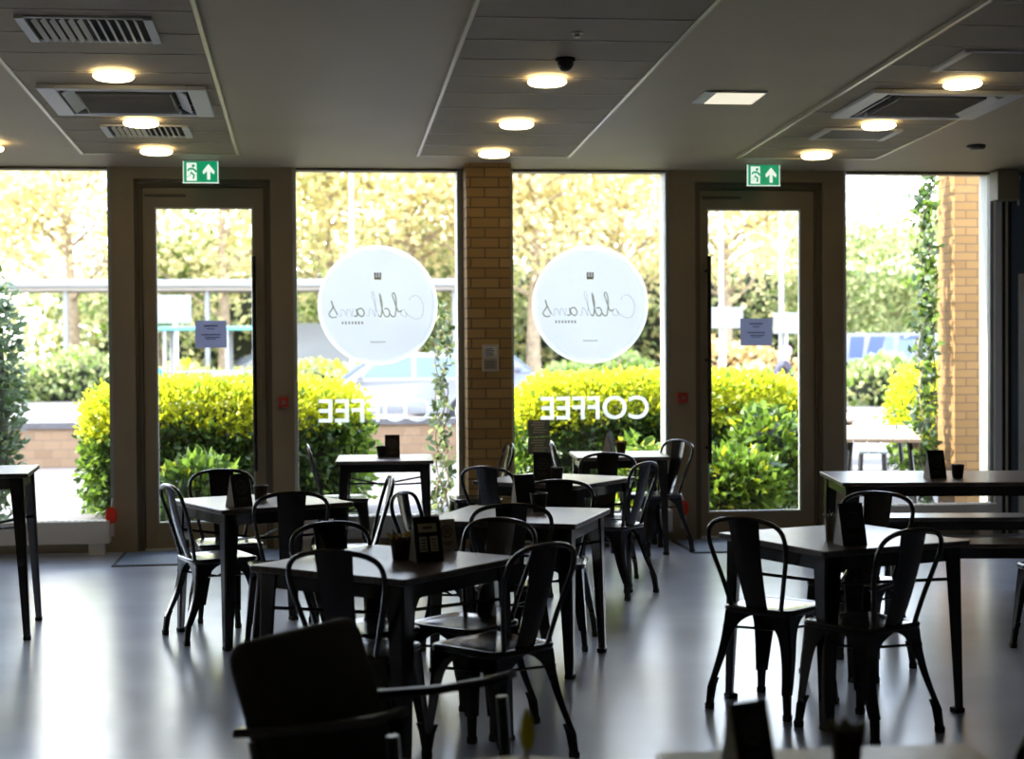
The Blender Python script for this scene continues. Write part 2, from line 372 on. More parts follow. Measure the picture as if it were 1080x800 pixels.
for z in (1.72, 1.45): b.box((X0 + .045, YW - .062, z), (X0 + .075, YW - .048, z + .11), M_dark)
b.build('hinge', e)

# low heater casings along the glazing
def heater(x0, x1, label):
    t = tag(empty('heater_casing', ((x0 + x1) / 2, 12.80, 0)), label, 'heater', 'low heater casings under the windows')
    h = (x1 - x0) / 2
    b = MB(); b.box((-h, -.07, .09), (h, .07, .265), M_rad, bev=.006); b.build('casing', t)
    b = MB()
    k = int(2 * h / .05)
    for i in range(k): b.box((-h + .03 + i * .05, -.045, .266), (-h + .06 + i * .05, .045, .2695), M_grille)
    b.build('top_grille', t)
    for xx in (-h + .10, h - .10):
        b = MB(); b.box((xx - .06, -.05, 0), (xx + .06, .05, .089), M_rad, bev=.004); b.build('foot', t)
heater(-4.5, -1.60, 'long low cream heater casing under the far left window')
heater(-0.15, 1.14, 'low cream heater casing behind the window table left of pillar')
heater(1.58, 2.85, 'low cream heater casing behind the table right of pillar')
heater(4.36, 5.60, 'low cream heater casing behind the long table at right')

def doormat(x0, x1, y0, y1, label):
    t = tag(empty('doormat', ((x0 + x1) / 2, (y0 + y1) / 2, 0)), label, 'doormat')
    a, c = (x1 - x0) / 2, (y1 - y0) / 2
    b = MB(); b.box((-a + .03, -c + .03, .002), (a - .03, c - .03, .011), mat('mat_pile', (.12, .17, .26), .6, noise=.3, nscale=90, bump=.3, bscale=200)); b.build('pile', t)
    b = MB(); b.box((-a, -c, .001), (a, -c + .03, .009), M_rubber); b.box((-a, c - .03, .001), (a, c, .009), M_rubber); b.box((-a, -c + .03, .001), (-a + .03, c - .03, .009), M_rubber); b.box((a - .03, -c + .03, .001), (a, c - .03, .009), M_rubber); b.build('rubber_edge', t)
doormat(-1.50, -0.15, 12.05, 12.84, 'blue-grey doormat in front of the left door')
doormat(2.86, 4.25, 12.05, 12.84, 'blue-grey doormat in front of the right door')

# ------------------------------------------------------------------ ceiling fittings
TILT = math.atan(-SL)
def on_ceiling(name, x, y, label, cat, group=None):
    e = empty(name, (x, y, cz(y)), 0); e.rotation_euler = (TILT, 0, 0); return tag(e, label, cat, group)
def lamp(x, y, label):
    t = on_ceiling('ceiling_light', x, y, label, 'ceiling light', 'round ceiling lights')
    b = MB(); b.lathe([(.085, -.018), (.085, -.032), (0, -.032)], M_grille, 28); b.build('rim', t)
    b = MB(); b.lathe([(0, -.0325), (.10, -.0325), (.113, -.036), (.115, -.048), (.105, -.058), (.06, -.064), (.0, -.065)], M_lamp, 28); b.build('diffuser', t)
for x, y, lb in ((-1.12, 9.37, 'glowing round light between the two left ceiling vents, beyond the first vent'), (-1.12, 10.81, 'glowing round light just beyond the left ceiling air conditioner'), (-1.13, 11.93, 'glowing round light above the left exit sign'),
                 (1.36, 9.37, 'glowing round light below the smoke detector on the middle band'), (1.35, 10.74, 'glowing round light in the middle of the middle band row'), (1.33, 11.93, 'glowing round light above the brick pillar'),
                 (3.86, 9.29, 'glowing round light nearest camera on the right ceiling band'), (3.83, 10.65, 'glowing round light just beyond the right ceiling air conditioner'), (3.79, 11.90, 'glowing round light above the right exit sign'),
                 (-2.30, 11.84, 'glowing round light cut by the left edge of the photo')):
    lamp(x, y, lb)
def cassette(x, y, label):
    t = on_ceiling('air_conditioner', x, y, label, 'air conditioner', 'ceiling cassette air conditioners')
    W, D = .49, .42
    b = MB(); z0, z1 = -.046, -.019
    b.box((-W, -D, z0), (-W + .11, D, z1), M_white, bev=.006); b.box((W - .11, -D, z0), (W, D, z1), M_white, bev=.006)
    b.box((-W + .11, -D, z0), (W - .11, -D + .06, z1), M_white, bev=.006); b.box((-W + .11, D - .06, z0), (W - .11, D, z1), M_white, bev=.006); b.build('panel_frame', t)
    b = MB(); b.box((-W + .03, -D + .03, -.019), (W - .03, D - .03, -.012), M_dark); b.build('air_slot', t)
    b = MB(); b.box((-W + .21, -D + .12, -.05), (W - .21, D - .12, -.02), mat('ac_grille', (.20, .19, .17), .5)); 
    for i in range(14): b.box((-W + .22, -D + .135 + i * .042, -.054), (W - .22, -D + .145 + i * .042, -.05), M_tile)
    b.build('intake_grille', t)
    for sx in (-1, 1):
        b = MB(); Mx = Matrix.Translation((sx * (W - .16), 0, -.032)) @ Matrix.Rotation(sx * .5, 4, 'Y'); b.box((-.035, -D + .12, -.004), (.035, D - .12, .004), M_white, M=Mx); b.build('louvre', t)
    for sy in (-1, 1):
        b = MB(); Mx = Matrix.Translation((0, sy * (D - .09), -.032)) @ Matrix.Rotation(-sy * .5, 4, 'X'); b.box((-W + .2, -.022, -.004), (W - .2, .022, .004), M_white, M=Mx); b.build('louvre', t)
cassette(-1.12, 10.14, 'square ceiling air conditioner on the left tile band')
cassette(3.90, 9.98, 'square ceiling air conditioner on the right tile band')
def vent(x, y, W, D, label, solid=False):
    t = on_ceiling('ceiling_vent', x, y, label, 'ceiling vent', 'ceiling vents')
    b = MB(); f = .045
    for p, q in (((-W, -D, -.036), (-W + f, D, -.019)), ((W - f, -D, -.036), (W, D, -.019)), ((-W + f, -D, -.03), (W - f, -D + .02, -.019)), ((-W + f, D - .02, -.03), (W - f, D, -.019))): b.box(p, q, M_white)
    b.build('vent_frame', t)
    b = MB(); b.box((-W + f, -D + .02, -.0215), (W - f, D - .02, -.019), M_dark); b.build('vent_back', t)
    if solid:
        b = MB(); b.box((-W + f, -D + .02, -.028), (W - f, D - .02, -.0216), mat('vent_plate', (.09, .08, .065), .6)); b.build('cover_plate', t); return
    n = 12
    for i in range(n):
        xx = -W + f + .02 + (2 * W - 2 * f - .04) * (i + .5) / n
        sg = -1 if i < n / 2 else 1
        b = MB(); Mx = Matrix.Translation((xx, 0, -.033)) @ Matrix.Rotation(sg * .7, 4, 'Y'); b.box((-.013, -D + .02, -.0015), (.013, D - .02, .0015), M_grille, M=Mx); b.build('slat', t)
vent(-1.11, 8.35, .33, .25, 'white slatted vent nearest camera on the left tile band')
vent(-1.12, 11.20, .29, .21, 'white slatted vent near the window on the left tile band')
vent(3.88, 8.76, .33, .25, 'dark covered vent nearest camera on the right tile band', True)
vent(3.81, 11.08, .28, .20, 'dark covered vent beyond the air conditioner on the right band', True)
t = on_ceiling('light_panel', 2.60, 9.94, 'small square pale panel on the plain ceiling between bands', 'ceiling panel')
b = MB(); b.box((-.20, -.18, -.012), (.20, .18, -.001), M_white, bev=.003); b.build('panel_rim', t)
b = MB(); b.box((-.12, -.165, -.016), (.185, .165, -.012), mat('panel_glow', (.9, .85, .7), .5, emit=.25, ecol=(1, .92, .72))); b.build('diffuser', t)
t = on_ceiling('smoke_detector', 1.39, 8.87, 'dark dome smoke detector on the middle tile band', 'smoke detector')
b = MB(); b.lathe([(.055, -.018), (.055, -.03), (.045, -.034)], M_dark, 20); b.build('base', t)
b = MB(); b.lathe([(.045, -.034), (.046, -.055), (.036, -.075), (.018, -.088), (0, -.09)], mat('detector_grey', (.05, .05, .045), .4), 20); b.build('sensor_dome', t)
t = on_ceiling('ceiling_sensor', 4.94, 11.63, 'flat dark sensor on the plain ceiling at right', 'sensor')
b = MB(); b.lathe([(.07, 0), (.072, -.015), (.06, -.028), (.03, -.032), (0, -.032)], mat('sensor_brown', (.10, .09, .07), .5), 20); b.build('body', t)
t = on_ceiling('sprinkler_head', 1.36, 8.28, 'tiny pale sprinkler on the middle band near the top edge', 'sprinkler')
b = MB(); b.lathe([(.03, -.018), (.03, -.022), (.012, -.026), (.012, -.04), (.02, -.042), (0, -.044)], M_trim, 14); b.build('rosette', t)

# exit signs
M_green = mat('exit_green', (.0, .28, .12), .4, emit=.25, ecol=(.0, .30, .13)); M_signw = mat('exit_white', (.85, .9, .85), .4, emit=.25, ecol=(.9, 1, .92))
def exit_sign(x, label):
    y = 12.55
    t = tag(empty('exit_sign', (x, y, cz(y) - .172)), label, 'exit sign', 'green exit signs'); W = .130; H = .160
    b = MB(); b.box((-W, -.006, 0), (W, .006, H), M_green, bev=.002); b.build('panel', t)
    b = MB(); b.box((-W - .006, -.008, -.006), (W + .006, .008, .0), M_signw); b.box((-W - .006, -.012, H), (W + .006, .012, H + .010), M_white)
    for sx in (-1, 1): b.box((sx * W - .003, -.008, 0), (sx * W + .003, .008, H), M_signw)
    b.build('sign_edge', t)
    b = MB(); b.box((-.105, -.0085, .012), (-.030, -.0062, .148), M_signw); b.build('door_symbol', t)
    b = MB(); q = -.0105
    b.lathe([(0, -.0), (.012, 0), (.012, .002), (0, .002)], M_green, 12, Matrix.Translation((-.055, q + .002, .125)) @ Matrix.Rotation(R(90), 4, 'X'))
    for pts in (((-.062, .11), (-.075, .07)), ((-.062, .105), (-.04, .09), (-.035, .075)), ((-.065, .105), (-.088, .10), (-.095, .085)), ((-.073, .072), (-.05, .055), (-.055, .025)), ((-.075, .07), (-.085, .045), (-.103, .04))):
        b.tube([(a, q, c) for a, c in pts], .0075, M_green, 6, flat=.3)
    b.build('running_figure', t)
    b = MB(); b.prism([(.048, .02), (.072, .02), (.072, .085), (.10, .06), (.105, .085), (.06, .14), (.015, .085), (.02, .06), (.048, .085)], -.0085, -.0062, M_signw); b.build('arrow', t)
    for sx in (-.1, .1):
        b = MB(); b.tube([(sx, 0, H + .01), (sx, 0, H + .016)], .004, M_white, 8); b.build('hanger', t)
exit_sign(-0.858, 'green exit sign hanging above the left door'); exit_sign(3.56, 'green exit sign hanging above the right door')

# wall bits
M_red = mat('red_plastic', (.50, .035, .02), .4)
def callpoint(x, label):
    t = tag(empty('fire_call_point', (x, YW - .001, 1.12)), label, 'call point')
    b = MB(); b.box((-.038, -.045, .005), (.038, 0, .085), M_red, bev=.005); b.build('box', t)
    b = MB(); b.box((-.018, -.048, .028), (.018, -.0455, .062), mat('call_face', (.30, .16, .12), .4)); b.build('press_panel', t)
callpoint(-0.255, 'small red call point on the post right of the left door'); callpoint(2.97, 'small red call point on the post left of the right door')
def redtag(x, y, z, label):
    t = tag(empty('red_tag', (x, y, z)), label, 'tag')
    b = MB(); b.lathe([(0, -.008), (.040, -.008), (.045, 0), (.040, .008), (0, .008)], mat('red_tag_gloss', (.75, .05, .015), .35, transl=.3), 20, Matrix.Translation((0, 0, .0)) @ Matrix.Rotation(R(90), 4, 'X'), sy=1.5); b.build('disc', t)
    b = MB(); b.box((-.022, -.006, -.16), (.022, .006, -.055), mat('pale_tail', (.6, .5, .45), .5), bev=.002); b.build('tail', t)
    b = MB(); b.tube([(0, 0, .055), (0, .06, .11), (0, .1, .12)], .005, M_alu, 6); b.build('hook', t)
redtag(2.955, YW - .10, .27, 'small red tag hanging low on post left of right door')
redtag(-1.59, YW - .10, .30, 'small red tag at end of far left heater casing')
t = tag(empty('wall_notice', (1.365, 12.618, 1.40)), 'small cream notice panel fixed to the brick pillar', 'notice')
b = MB(); b.box((-.065, -.014, 0), (.065, 0, .21), mat('notice_cream', (.75, .66, .50), .5), bev=.003); b.build('backing', t)
b = MB(); b.box((-.052, -.017, .115), (.052, -.0145, .198), M_cardw); b.box((-.052, -.017, .012), (.052, -.0145, .10), mat('notice_leaf', (.42, .36, .26), .5)); b.build('notice_sheets', t)
b = MB()
for k in range(4): b.box((-.04, -.0185, .125 + k * .016), (.03 - .01 * (k % 2), -.0172, .131 + k * .016), M_printw)
for k in range(3): b.box((-.04, -.0185, .03 + k * .02), (.035, -.0172, .036 + k * .02), M_printw)
b.build('print_lines', t)

# papers on the door glass, sheets on the window
M_paper = mat('backlit_paper', (.42, .44, .55), .7, transl=.55)
def paper(x0, x1, z0, z1, y, label, m, lines, lm):
    t = tag(empty('paper_notice', ((x0 + x1) / 2, y, z0)), label, 'paper notice')
    W = (x1 - x0) / 2; H = z1 - z0
    b = MB(); b.box((-W, -.001, 0), (W, .001, H), m); b.build('sheet', t)
    b = MB()
    for (a, zz, hw, hh) in lines: b.box((a - hw, -.0025, zz * H), (a + hw, -.0011, zz * H + hh), lm)
    b.build('print_lines', t)
_ln = [(0, .78, .055, .012), (0, .68, .03, .008), (0, .46, .075, .010), (.01, .36, .06, .009), (0, .30, .04, .007)]
paper(-.945, -.70, 1.60, 1.815, YW + .094, 'landscape grey paper notice taped on the left door glass', M_paper, _ln, mat('blue_ink', (.12, .13, .22), .7))
paper(3.485, 3.755, 1.585, 1.81, YW + .094, 'landscape grey paper notice taped on the right door glass', M_paper, _ln, MATS['blue_ink'])
M_sheet = mat('grey_sheet', (.21, .21, .17), .6, transl=.35)
_l2 = [(0, .80, .05, .012), (-.01, .66, .055, .010), (0, .50, .04, .010), (.01, .35, .055, .009), (0, .2, .05, .009)]
paper(1.705, 1.885, .862, .995, YW + .062, 'upper of two grey sheets on the glass right of the pillar', M_sheet, _l2, M_print)
paper(1.705, 1.885, .715, .852, YW + .062, 'lower of two grey sheets on the glass right of the pillar', M_sheet, _l2, M_print)

# ------------------------------------------------------------------ window decals
M_film = film_mat('white_vinyl', (.97, .97, .98), .88); M_film2 = film_mat('white_letter_vinyl', (.96, .96, .96), .52); M_ink = film_mat('cut_script', (.42, .40, .22), .55)
M_edge = film_mat('ring_vinyl', (.93, .95, .96), .75)
SCRIPT = [  # strokes read from outside: the cafe's name in a running hand
    [(.30, .62), (.26, .74), (.14, .78), (.04, .62), (.00, .36), (.04, .08), (.18, .0), (.32, .12), (.38, .24)],
    [(.38, .24), (.36, .10), (.42, .08), (.48, .16), (.46, .30), (.40, .30), (.38, .22)],
    [(.46, .28), (.54, .26), (.62, .60), (.66, .82), (.62, .86), (.58, .60), (.60, .14), (.66, .08), (.72, .18)],
    [(.84, .34), (.76, .34), (.72, .20), (.76, .08), (.84, .14), (.90, .50), (.93, .86), (.88, .50), (.90, .10), (.96, .12)],
    [(.96, .12), (1.06, .60), (1.10, .86), (1.06, .88), (1.02, .50), (1.03, .08), (1.08, .28), (1.14, .34), (1.16, .10), (1.22, .12)],
    [(1.40, .32), (1.32, .36), (1.26, .22), (1.30, .09), (1.38, .16), (1.42, .34), (1.41, .12), (1.48, .10)],
    [(1.50, .34), (1.52, .09), (1.56, .28), (1.62, .33), (1.63, .10), (1.68, .28), (1.74, .32), (1.75, .10), (1.82, .14)],
    [(1.82, .14), (1.92, .46), (1.95, .62), (1.92, .40), (2.0, .18), (1.94, .06), (1.84, .08)]]
def text_mesh(txt, size, m, name, parent, loc, extr=.0006):
    cu = bpy.data.curves.new('t', 'FONT'); cu.body = txt; cu.size = size; cu.extrude = extr; cu.offset = size * .014; cu.align_x = 'CENTER'
    to = bpy.data.objects.new('t', cu); C.objects.link(to); bpy.context.view_layer.update()
    me = bpy.data.meshes.new_from_object(to.evaluated_get(bpy.context.evaluated_depsgraph_get())); bpy.data.objects.remove(to)
    me.materials.clear(); me.materials.append(m); me.name = name
    o = bpy.data.objects.new(name, me); C.objects.link(o); o.parent = parent; o.location = loc; o.rotation_euler = (R(90), 0, R(180)); return o
def decal(x, label):
    t = tag(empty('window_decal', (x, YW + .060, 1.93)), label, 'window decal', 'round window decals')
    b = MB(); RX = Matrix.Rotation(R(90), 4, 'X'); b.lathe([(0, 0), (.443, 0), (.443, .001), (0, .001)], M_film, 72, RX); b.build('disc', t)
    b = MB(); b.lathe([(.462, 0), (.48, 0), (.48, .001), (.462, .001), (.462, 0)], M_edge, 72, RX); b.build('ring', t)
    b = MB(); s = .385
    for st in SCRIPT: b.tube([(.365 - p[0] * s * .98, -.0022, -.11 + p[1] * s * .62) for p in [(q.x, q.y) for q in catmull([(a, c, 0) for a, c in st], 6)]], .0055, M_ink, 6, flat=.25)
    b.build('script_name', t)
    b = MB()
    for k in range(7): b.box((-.29 + k * .026, -.0022, -.150), (-.275 + k * .026, -.0012, -.128), M_ink)
    b.build('small_marks', t)
    b = MB()
    for k in range(9): b.box((-.06 + k * .0135, -.0022, -.300), (-.052 + k * .0135, -.0012, -.288), M_ink)
    b.build('small_marks', t)
    b = MB(); b.box((-.028, -.0025, .205), (.028, -.0012, .225), mat('mark_gold', (.50, .42, .12), .6))
    for k in (-1, 0, 1): b.box((k * .022 - .007, -.0025, .227), (k * .022 + .007, -.0012, .262), MATS['mark_gold'])
    b.build('crown_mark', t)
decal(0.50, 'round white decal with reversed script on the glass left of pillar'); decal(2.225, 'round white decal with reversed script on the glass right of pillar')
def coffee(x, label):
    t = tag(empty('window_lettering', (x, YW + .060, 1.0)), label, 'window lettering', 'COFFEE lettering on the windows')
    text_mesh('COFFEE', .262, M_film2, 'lettering', t, (0, 0, 0))
coffee(2.26, 'big reversed white COFFEE letters on the glass right of the pillar'); coffee(0.47, 'big reversed white COFFEE letters on the glass left of the pillar')

# ------------------------------------------------------------------ outdoors: ground, wall, columns
b = MB(); b.box((-30, YW + .2, -.12), (40, 22.2, 0), M_pave); struct(b.build('terrace_paving'), 'pale paved terrace outside the windows')
b = MB(); b.box((-90, 22.2, -.14), (120, 160, -.01), M_road); struct(b.build('car_park_ground'), 'pale car park surface beyond the low brick wall')
b = MB(); b.box((-12, 22.2, -.02), (3.6, 22.43, .52), M_brick3); b.box((-12, 22.17, .52), (3.6, 22.46, .60), mat('coping', (.10, .092, .095), .8, noise=.2, nscale=12))
tag(b.build('garden_wall'), 'low brick wall with dark coping across the terrace edge', 'wall')
b = MB(); b.box((5.99, 14.6, 0), (6.36, 15.02, 4.4), M_brick2); struct(b.build('brick_column'), 'tall buff brick column outside the right window')

# ------------------------------------------------------------------ foliage
def leaves(name, P, L, groups, parent, nrm=None, wid=.30, fold=.08, kind=None):
    """P (N,3) leaf bases, L (N) lengths, groups (N) material index list; each leaf is a folded blade of four triangles"""
    idx, mats = groups; N = len(P)
    d = RNG.normal(size=(N, 3))
    if nrm is not None: d = d * .75 + nrm * 1.1
    d[:, 2] += .15
    d /= np.linalg.norm(d, axis=1)[:, None]
    a = RNG.normal(size=(N, 3)); s = np.cross(d, a); s /= np.linalg.norm(s, axis=1)[:, None]; n = np.cross(s, d)
    l = L[:, None]
    mid = P + d * l * .5 - n * l * fold
    V = np.stack([P, P + d * l * .45 + s * l * wid + n * l * fold, P + d * l + n * l * .0, P + d * l * .45 - s * l * wid + n * l * fold, mid], 1).reshape(-1, 3)
    o = (np.arange(N) * 5)[:, None]
    T = np.concatenate([o + np.array([[0, 4, 1]]), o + np.array([[1, 4, 2]]), o + np.array([[2, 4, 3]]), o + np.array([[3, 4, 0]])], 1).reshape(-1)
    me = bpy.data.meshes.new(name); me.vertices.add(len(V)); me.vertices.foreach_set('co', V.astype(np.float32).ravel())
    nt_ = 4 * N; me.loops.add(nt_ * 3); me.loops.foreach_set('vertex_index', T.astype(np.int32))
    me.polygons.add(nt_); me.polygons.foreach_set('loop_start', (np.arange(nt_) * 3).astype(np.int32))
    for m in mats: me.materials.append(m)
    me.polygons.foreach_set('material_index', np.repeat(idx, 4).astype(np.int32))
    me.update(calc_edges=True); me.validate()
    ob = bpy.data.objects.new(name, me); C.objects.link(ob); ob.parent = parent
    return ob
def lump(name, loc, rx, ry, rz, m, parent, seed=0, p=2.6, n=18):
    """a lumpy rounded mass (superellipsoid with noise) used as the dense twiggy inside of a shrub"""
    rnd = np.random.default_rng(seed); ph = rnd.random(6) * 6.28
    b = MB(); rings = []
    sg = lambda c, e: math.copysign(abs(c) ** e, c)
    for i in range(1, n):
        th = math.pi * i / n; ring = []
        for k in range(2 * n):
            q = math.pi * k / n; e = 2 / p
            wob = 1 + .06 * math.sin(3 * q + ph[0] + 4 * th) + .05 * math.sin(5 * th + ph[1] + 2 * q)
            ring.append((loc[0] + rx * sg(math.sin(th), e) * sg(math.cos(q), e) * wob, loc[1] + ry * sg(math.sin(th), e) * sg(math.sin(q), e) * wob, max(0.005, loc[2] + rz * sg(math.cos(th), e) * wob)))
        rings.append(ring)
    b.loft(rings, m); return b.build(name, parent)
def shell_points(N, c, r, p=2.6, thick=.12, zmin=.03):
    u = RNG.normal(size=(N * 2, 3)); u /= np.linalg.norm(u, axis=1)[:, None]
    rad = 1 / (np.sum(np.abs(u) ** p, axis=1) ** (1 / p))
    k = rad * (1 - thick * RNG.random(N * 2) ** 1.6 * 1.0 + .05 * RNG.normal(size=N * 2))
    P = u * k[:, None] * np.array(r) + np.array(c); nr = u / np.array(r); nr /= np.linalg.norm(nr, axis=1)[:, None]
    ok = P[:, 2] > zmin
    return P[ok][:N], nr[ok][:N]
def hedge(x0, x1, y0, y1, h, N, label, new_sunlit_from, size=.085, cut=None):
    t = tag(empty('hedge', ((x0 + x1) / 2, (y0 + y1) / 2, 0)), label, 'hedge')
    rx, ry = (x1 - x0) / 2, (y1 - y0) / 2
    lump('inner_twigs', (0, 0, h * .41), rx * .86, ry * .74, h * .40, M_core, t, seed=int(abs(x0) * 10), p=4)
    P, nr = shell_points(N, (0, 0, h * .5), (rx, ry, h * .52), p=5, thick=.14)
    P2, n2 = shell_points(int(N * 1.8), (0, 0, h * .5), (rx, ry, h * .52), p=5, thick=.10); k2 = P2[:, 2] > new_sunlit_from * h; P = np.concatenate([P, P2[k2]]); nr = np.concatenate([nr, n2[k2]])
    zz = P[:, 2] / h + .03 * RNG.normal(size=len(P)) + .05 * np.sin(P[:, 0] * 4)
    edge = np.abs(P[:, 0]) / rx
    new = (zz > new_sunlit_from)  # upper band: new growth, with the sunlight on it painted into the leaves
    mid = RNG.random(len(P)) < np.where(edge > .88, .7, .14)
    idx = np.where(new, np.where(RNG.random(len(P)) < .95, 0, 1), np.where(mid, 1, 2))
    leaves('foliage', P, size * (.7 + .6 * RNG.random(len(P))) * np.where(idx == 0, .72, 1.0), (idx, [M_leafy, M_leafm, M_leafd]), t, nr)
    return t
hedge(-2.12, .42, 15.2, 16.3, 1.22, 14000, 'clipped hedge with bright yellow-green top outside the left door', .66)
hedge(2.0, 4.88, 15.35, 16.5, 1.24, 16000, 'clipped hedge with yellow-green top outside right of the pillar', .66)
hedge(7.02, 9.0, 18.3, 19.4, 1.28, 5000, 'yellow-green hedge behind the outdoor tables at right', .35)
def bush(x, y, rx, ry, h, N, label, mats, wts, size=.1, p=2.2, name='shrub'):
    t = tag(empty(name, (x, y, 0)), label, 'shrub')
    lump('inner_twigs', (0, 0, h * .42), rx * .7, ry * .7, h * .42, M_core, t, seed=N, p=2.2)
    P, nr = shell_points(N, (0, 0, h * .48), (rx, ry, h * .52), p=p, thick=.55)
    idx = RNG.choice(len(mats), size=len(P), p=wts)
    leaves('foliage', P, size * (.7 + .6 * RNG.random(len(P))), (idx, mats), t, nr)
    return t
bush(-1.02, 14.5, .34, .28, .62, 1000, 'leafy bush with pointed leaves outside the left door', [M_leafm, M_leafy, M_leafd], [.50, .04, .46], .11)
bush(3.75, 14.45, .50, .34, .62, 2400, 'bright leafy bush at the foot of the right door glass', [M_leafm, M_leafy, M_leafd], [.78, .08, .14], .10)
bush(4.25, 14.9, .36, .30, .98, 1300, 'taller leafy bush behind the bright one outside right door', [M_leafm, M_leafy, M_leafd], [.66, .04, .3], .11)
bush(2.92, 14.5, .22, .25, .75, 700, 'narrow leafy bush outside beside the right door post', [M_leafm, M_leafy, M_leafd], [.7, .15, .15], .10)
bush(-2.93, 14.55, .36, .28, 2.28, 2600, 'tall blue-green leafy shrub at the left edge outside', [M_leafb, M_leafd, M_leafs], [.72, .18, .10], .085, p=3)
# climbers
def climber(x, y, z0, z1, spread, N, label, mats, wts, lean=0.0, size=.075, bushy=None, xmax=9):
    t = tag(empty('climbing_plant', (x, y, 0)), label, 'climbing plant')
    b = MB()
    for k in range(3):
        pts = [(spread * .5 * math.sin(i * 1.3 + k * 2), .03 * math.cos(i + k), z) for i, z in enumerate(np.linspace(0, z1 - .12 * k, 12))]
        b.tube(catmull(pts, 4), [.009 - .006 * i / 44 for i in range(45)], M_bark, 6)
    b.build('stem', t)
    z = z0 + (z1 - z0) * RNG.random(N); q = RNG.normal(size=(N, 2)) * .45
    sp = spread * (.55 + .45 * np.sin(z * 5.0) ** 2)
    if bushy: sp = sp * np.where(z < bushy, 1.8, 1.0)
    P = np.stack([q[:, 0] * sp + lean * (z - z0), q[:, 1] * .12, z], 1)
    P[:, 0] = np.where(P[:, 0] > xmax, 2 * xmax - P[:, 0], P[:, 0])
    idx = RNG.choice(len(mats), size=N, p=wts)
    leaves('foliage', P, size * (.7 + .7 * RNG.random(N)), (idx, mats), t)
climber(1.05, 13.55, .1, 1.95, .11, 330, 'thin climbing plant outside beside the brick pillar', [M_leafb, M_leafs, M_leafd], [.4, .35, .25], bushy=.75)
climber(5.80, 14.80, .05, 3.35, .19, 850, 'climbing plant growing up the outdoor brick column', [M_leafb, M_leafm, M_leafd], [.4, .35, .25], lean=.0, bushy=1.0, xmax=.05, size=.085)

# ------------------------------------------------------------------ outdoor tables
M_slat = mat('bleached_wood', (.30, .235, .17), .7, noise=.12, nscale=5, stretch=(1, 12, 1))
M_slatb = mat('weathered_edge', (.30, .20, .12), .7)
def picnic(x, y, a, hx, hy, label):
    t = tag(empty('outdoor_table', (x, y, 0), R(a)), label, 'outdoor table', 'outdoor tables on the terrace')
    b = MB(); n = 6
    for i in range(n):
        w = 2 * hy / n; b.box((-hx, -hy + i * w + .004, .70), (hx, -hy + (i + 1) * w - .004, .735), M_slat, bev=.004)
    b.build('tabletop', t)
    b = MB(); b.box((-hx + .04, -hy + .03, .635), (hx - .04, -hy + .05, .70), M_slatb); b.box((-hx + .04, hy - .05, .635), (hx - .04, hy - .03, .70), M_slatb); b.build('rail', t)
    for sx in (-1, 1):
        for sy in (-1, 1):
            b = MB(); b.tube([(sx * (hx - .12), sy * (hy - .1), .70), (sx * (hx - .06), sy * (hy - .04), 0)], .024, M_black, 8); b.build('leg', t)
def outbench(x, y, a, hx, label):
    t = tag(empty('outdoor_bench', (x, y, 0), R(a)), label, 'bench', 'outdoor benches on the terrace')
    b = MB()
    for i in (-1, 0, 1): b.box((-hx, i * .1 - .045, .42), (hx, i * .1 + .045, .45), mat('pale_bench', (.2, .24, .25), .6), bev=.003)
    b.build('seat', t)
    for sx in (-1, 1):
        b = MB(); b.tube([(sx * (hx - .1), -.12, .42), (sx * (hx - .1), -.14, 0)], .02, M_black, 8); b.tube([(sx * (hx - .1), .12, .42), (sx * (hx - .1), .14, 0)], .02, M_black, 8); b.build('leg_frame', t)
picnic(5.42, 15.15, 72, 1.2, .36, 'pale wooden outdoor table nearest the right window')
picnic(5.95, 18.75, 74, .95, .42, 'pale wooden outdoor table second from the right window')
picnic(6.75, 21.0, 74, .6, .32, 'small pale outdoor table farthest on the terrace')
outbench(6.0, 16.9, 72, .4, 'pale bench beside the nearest outdoor table'); 

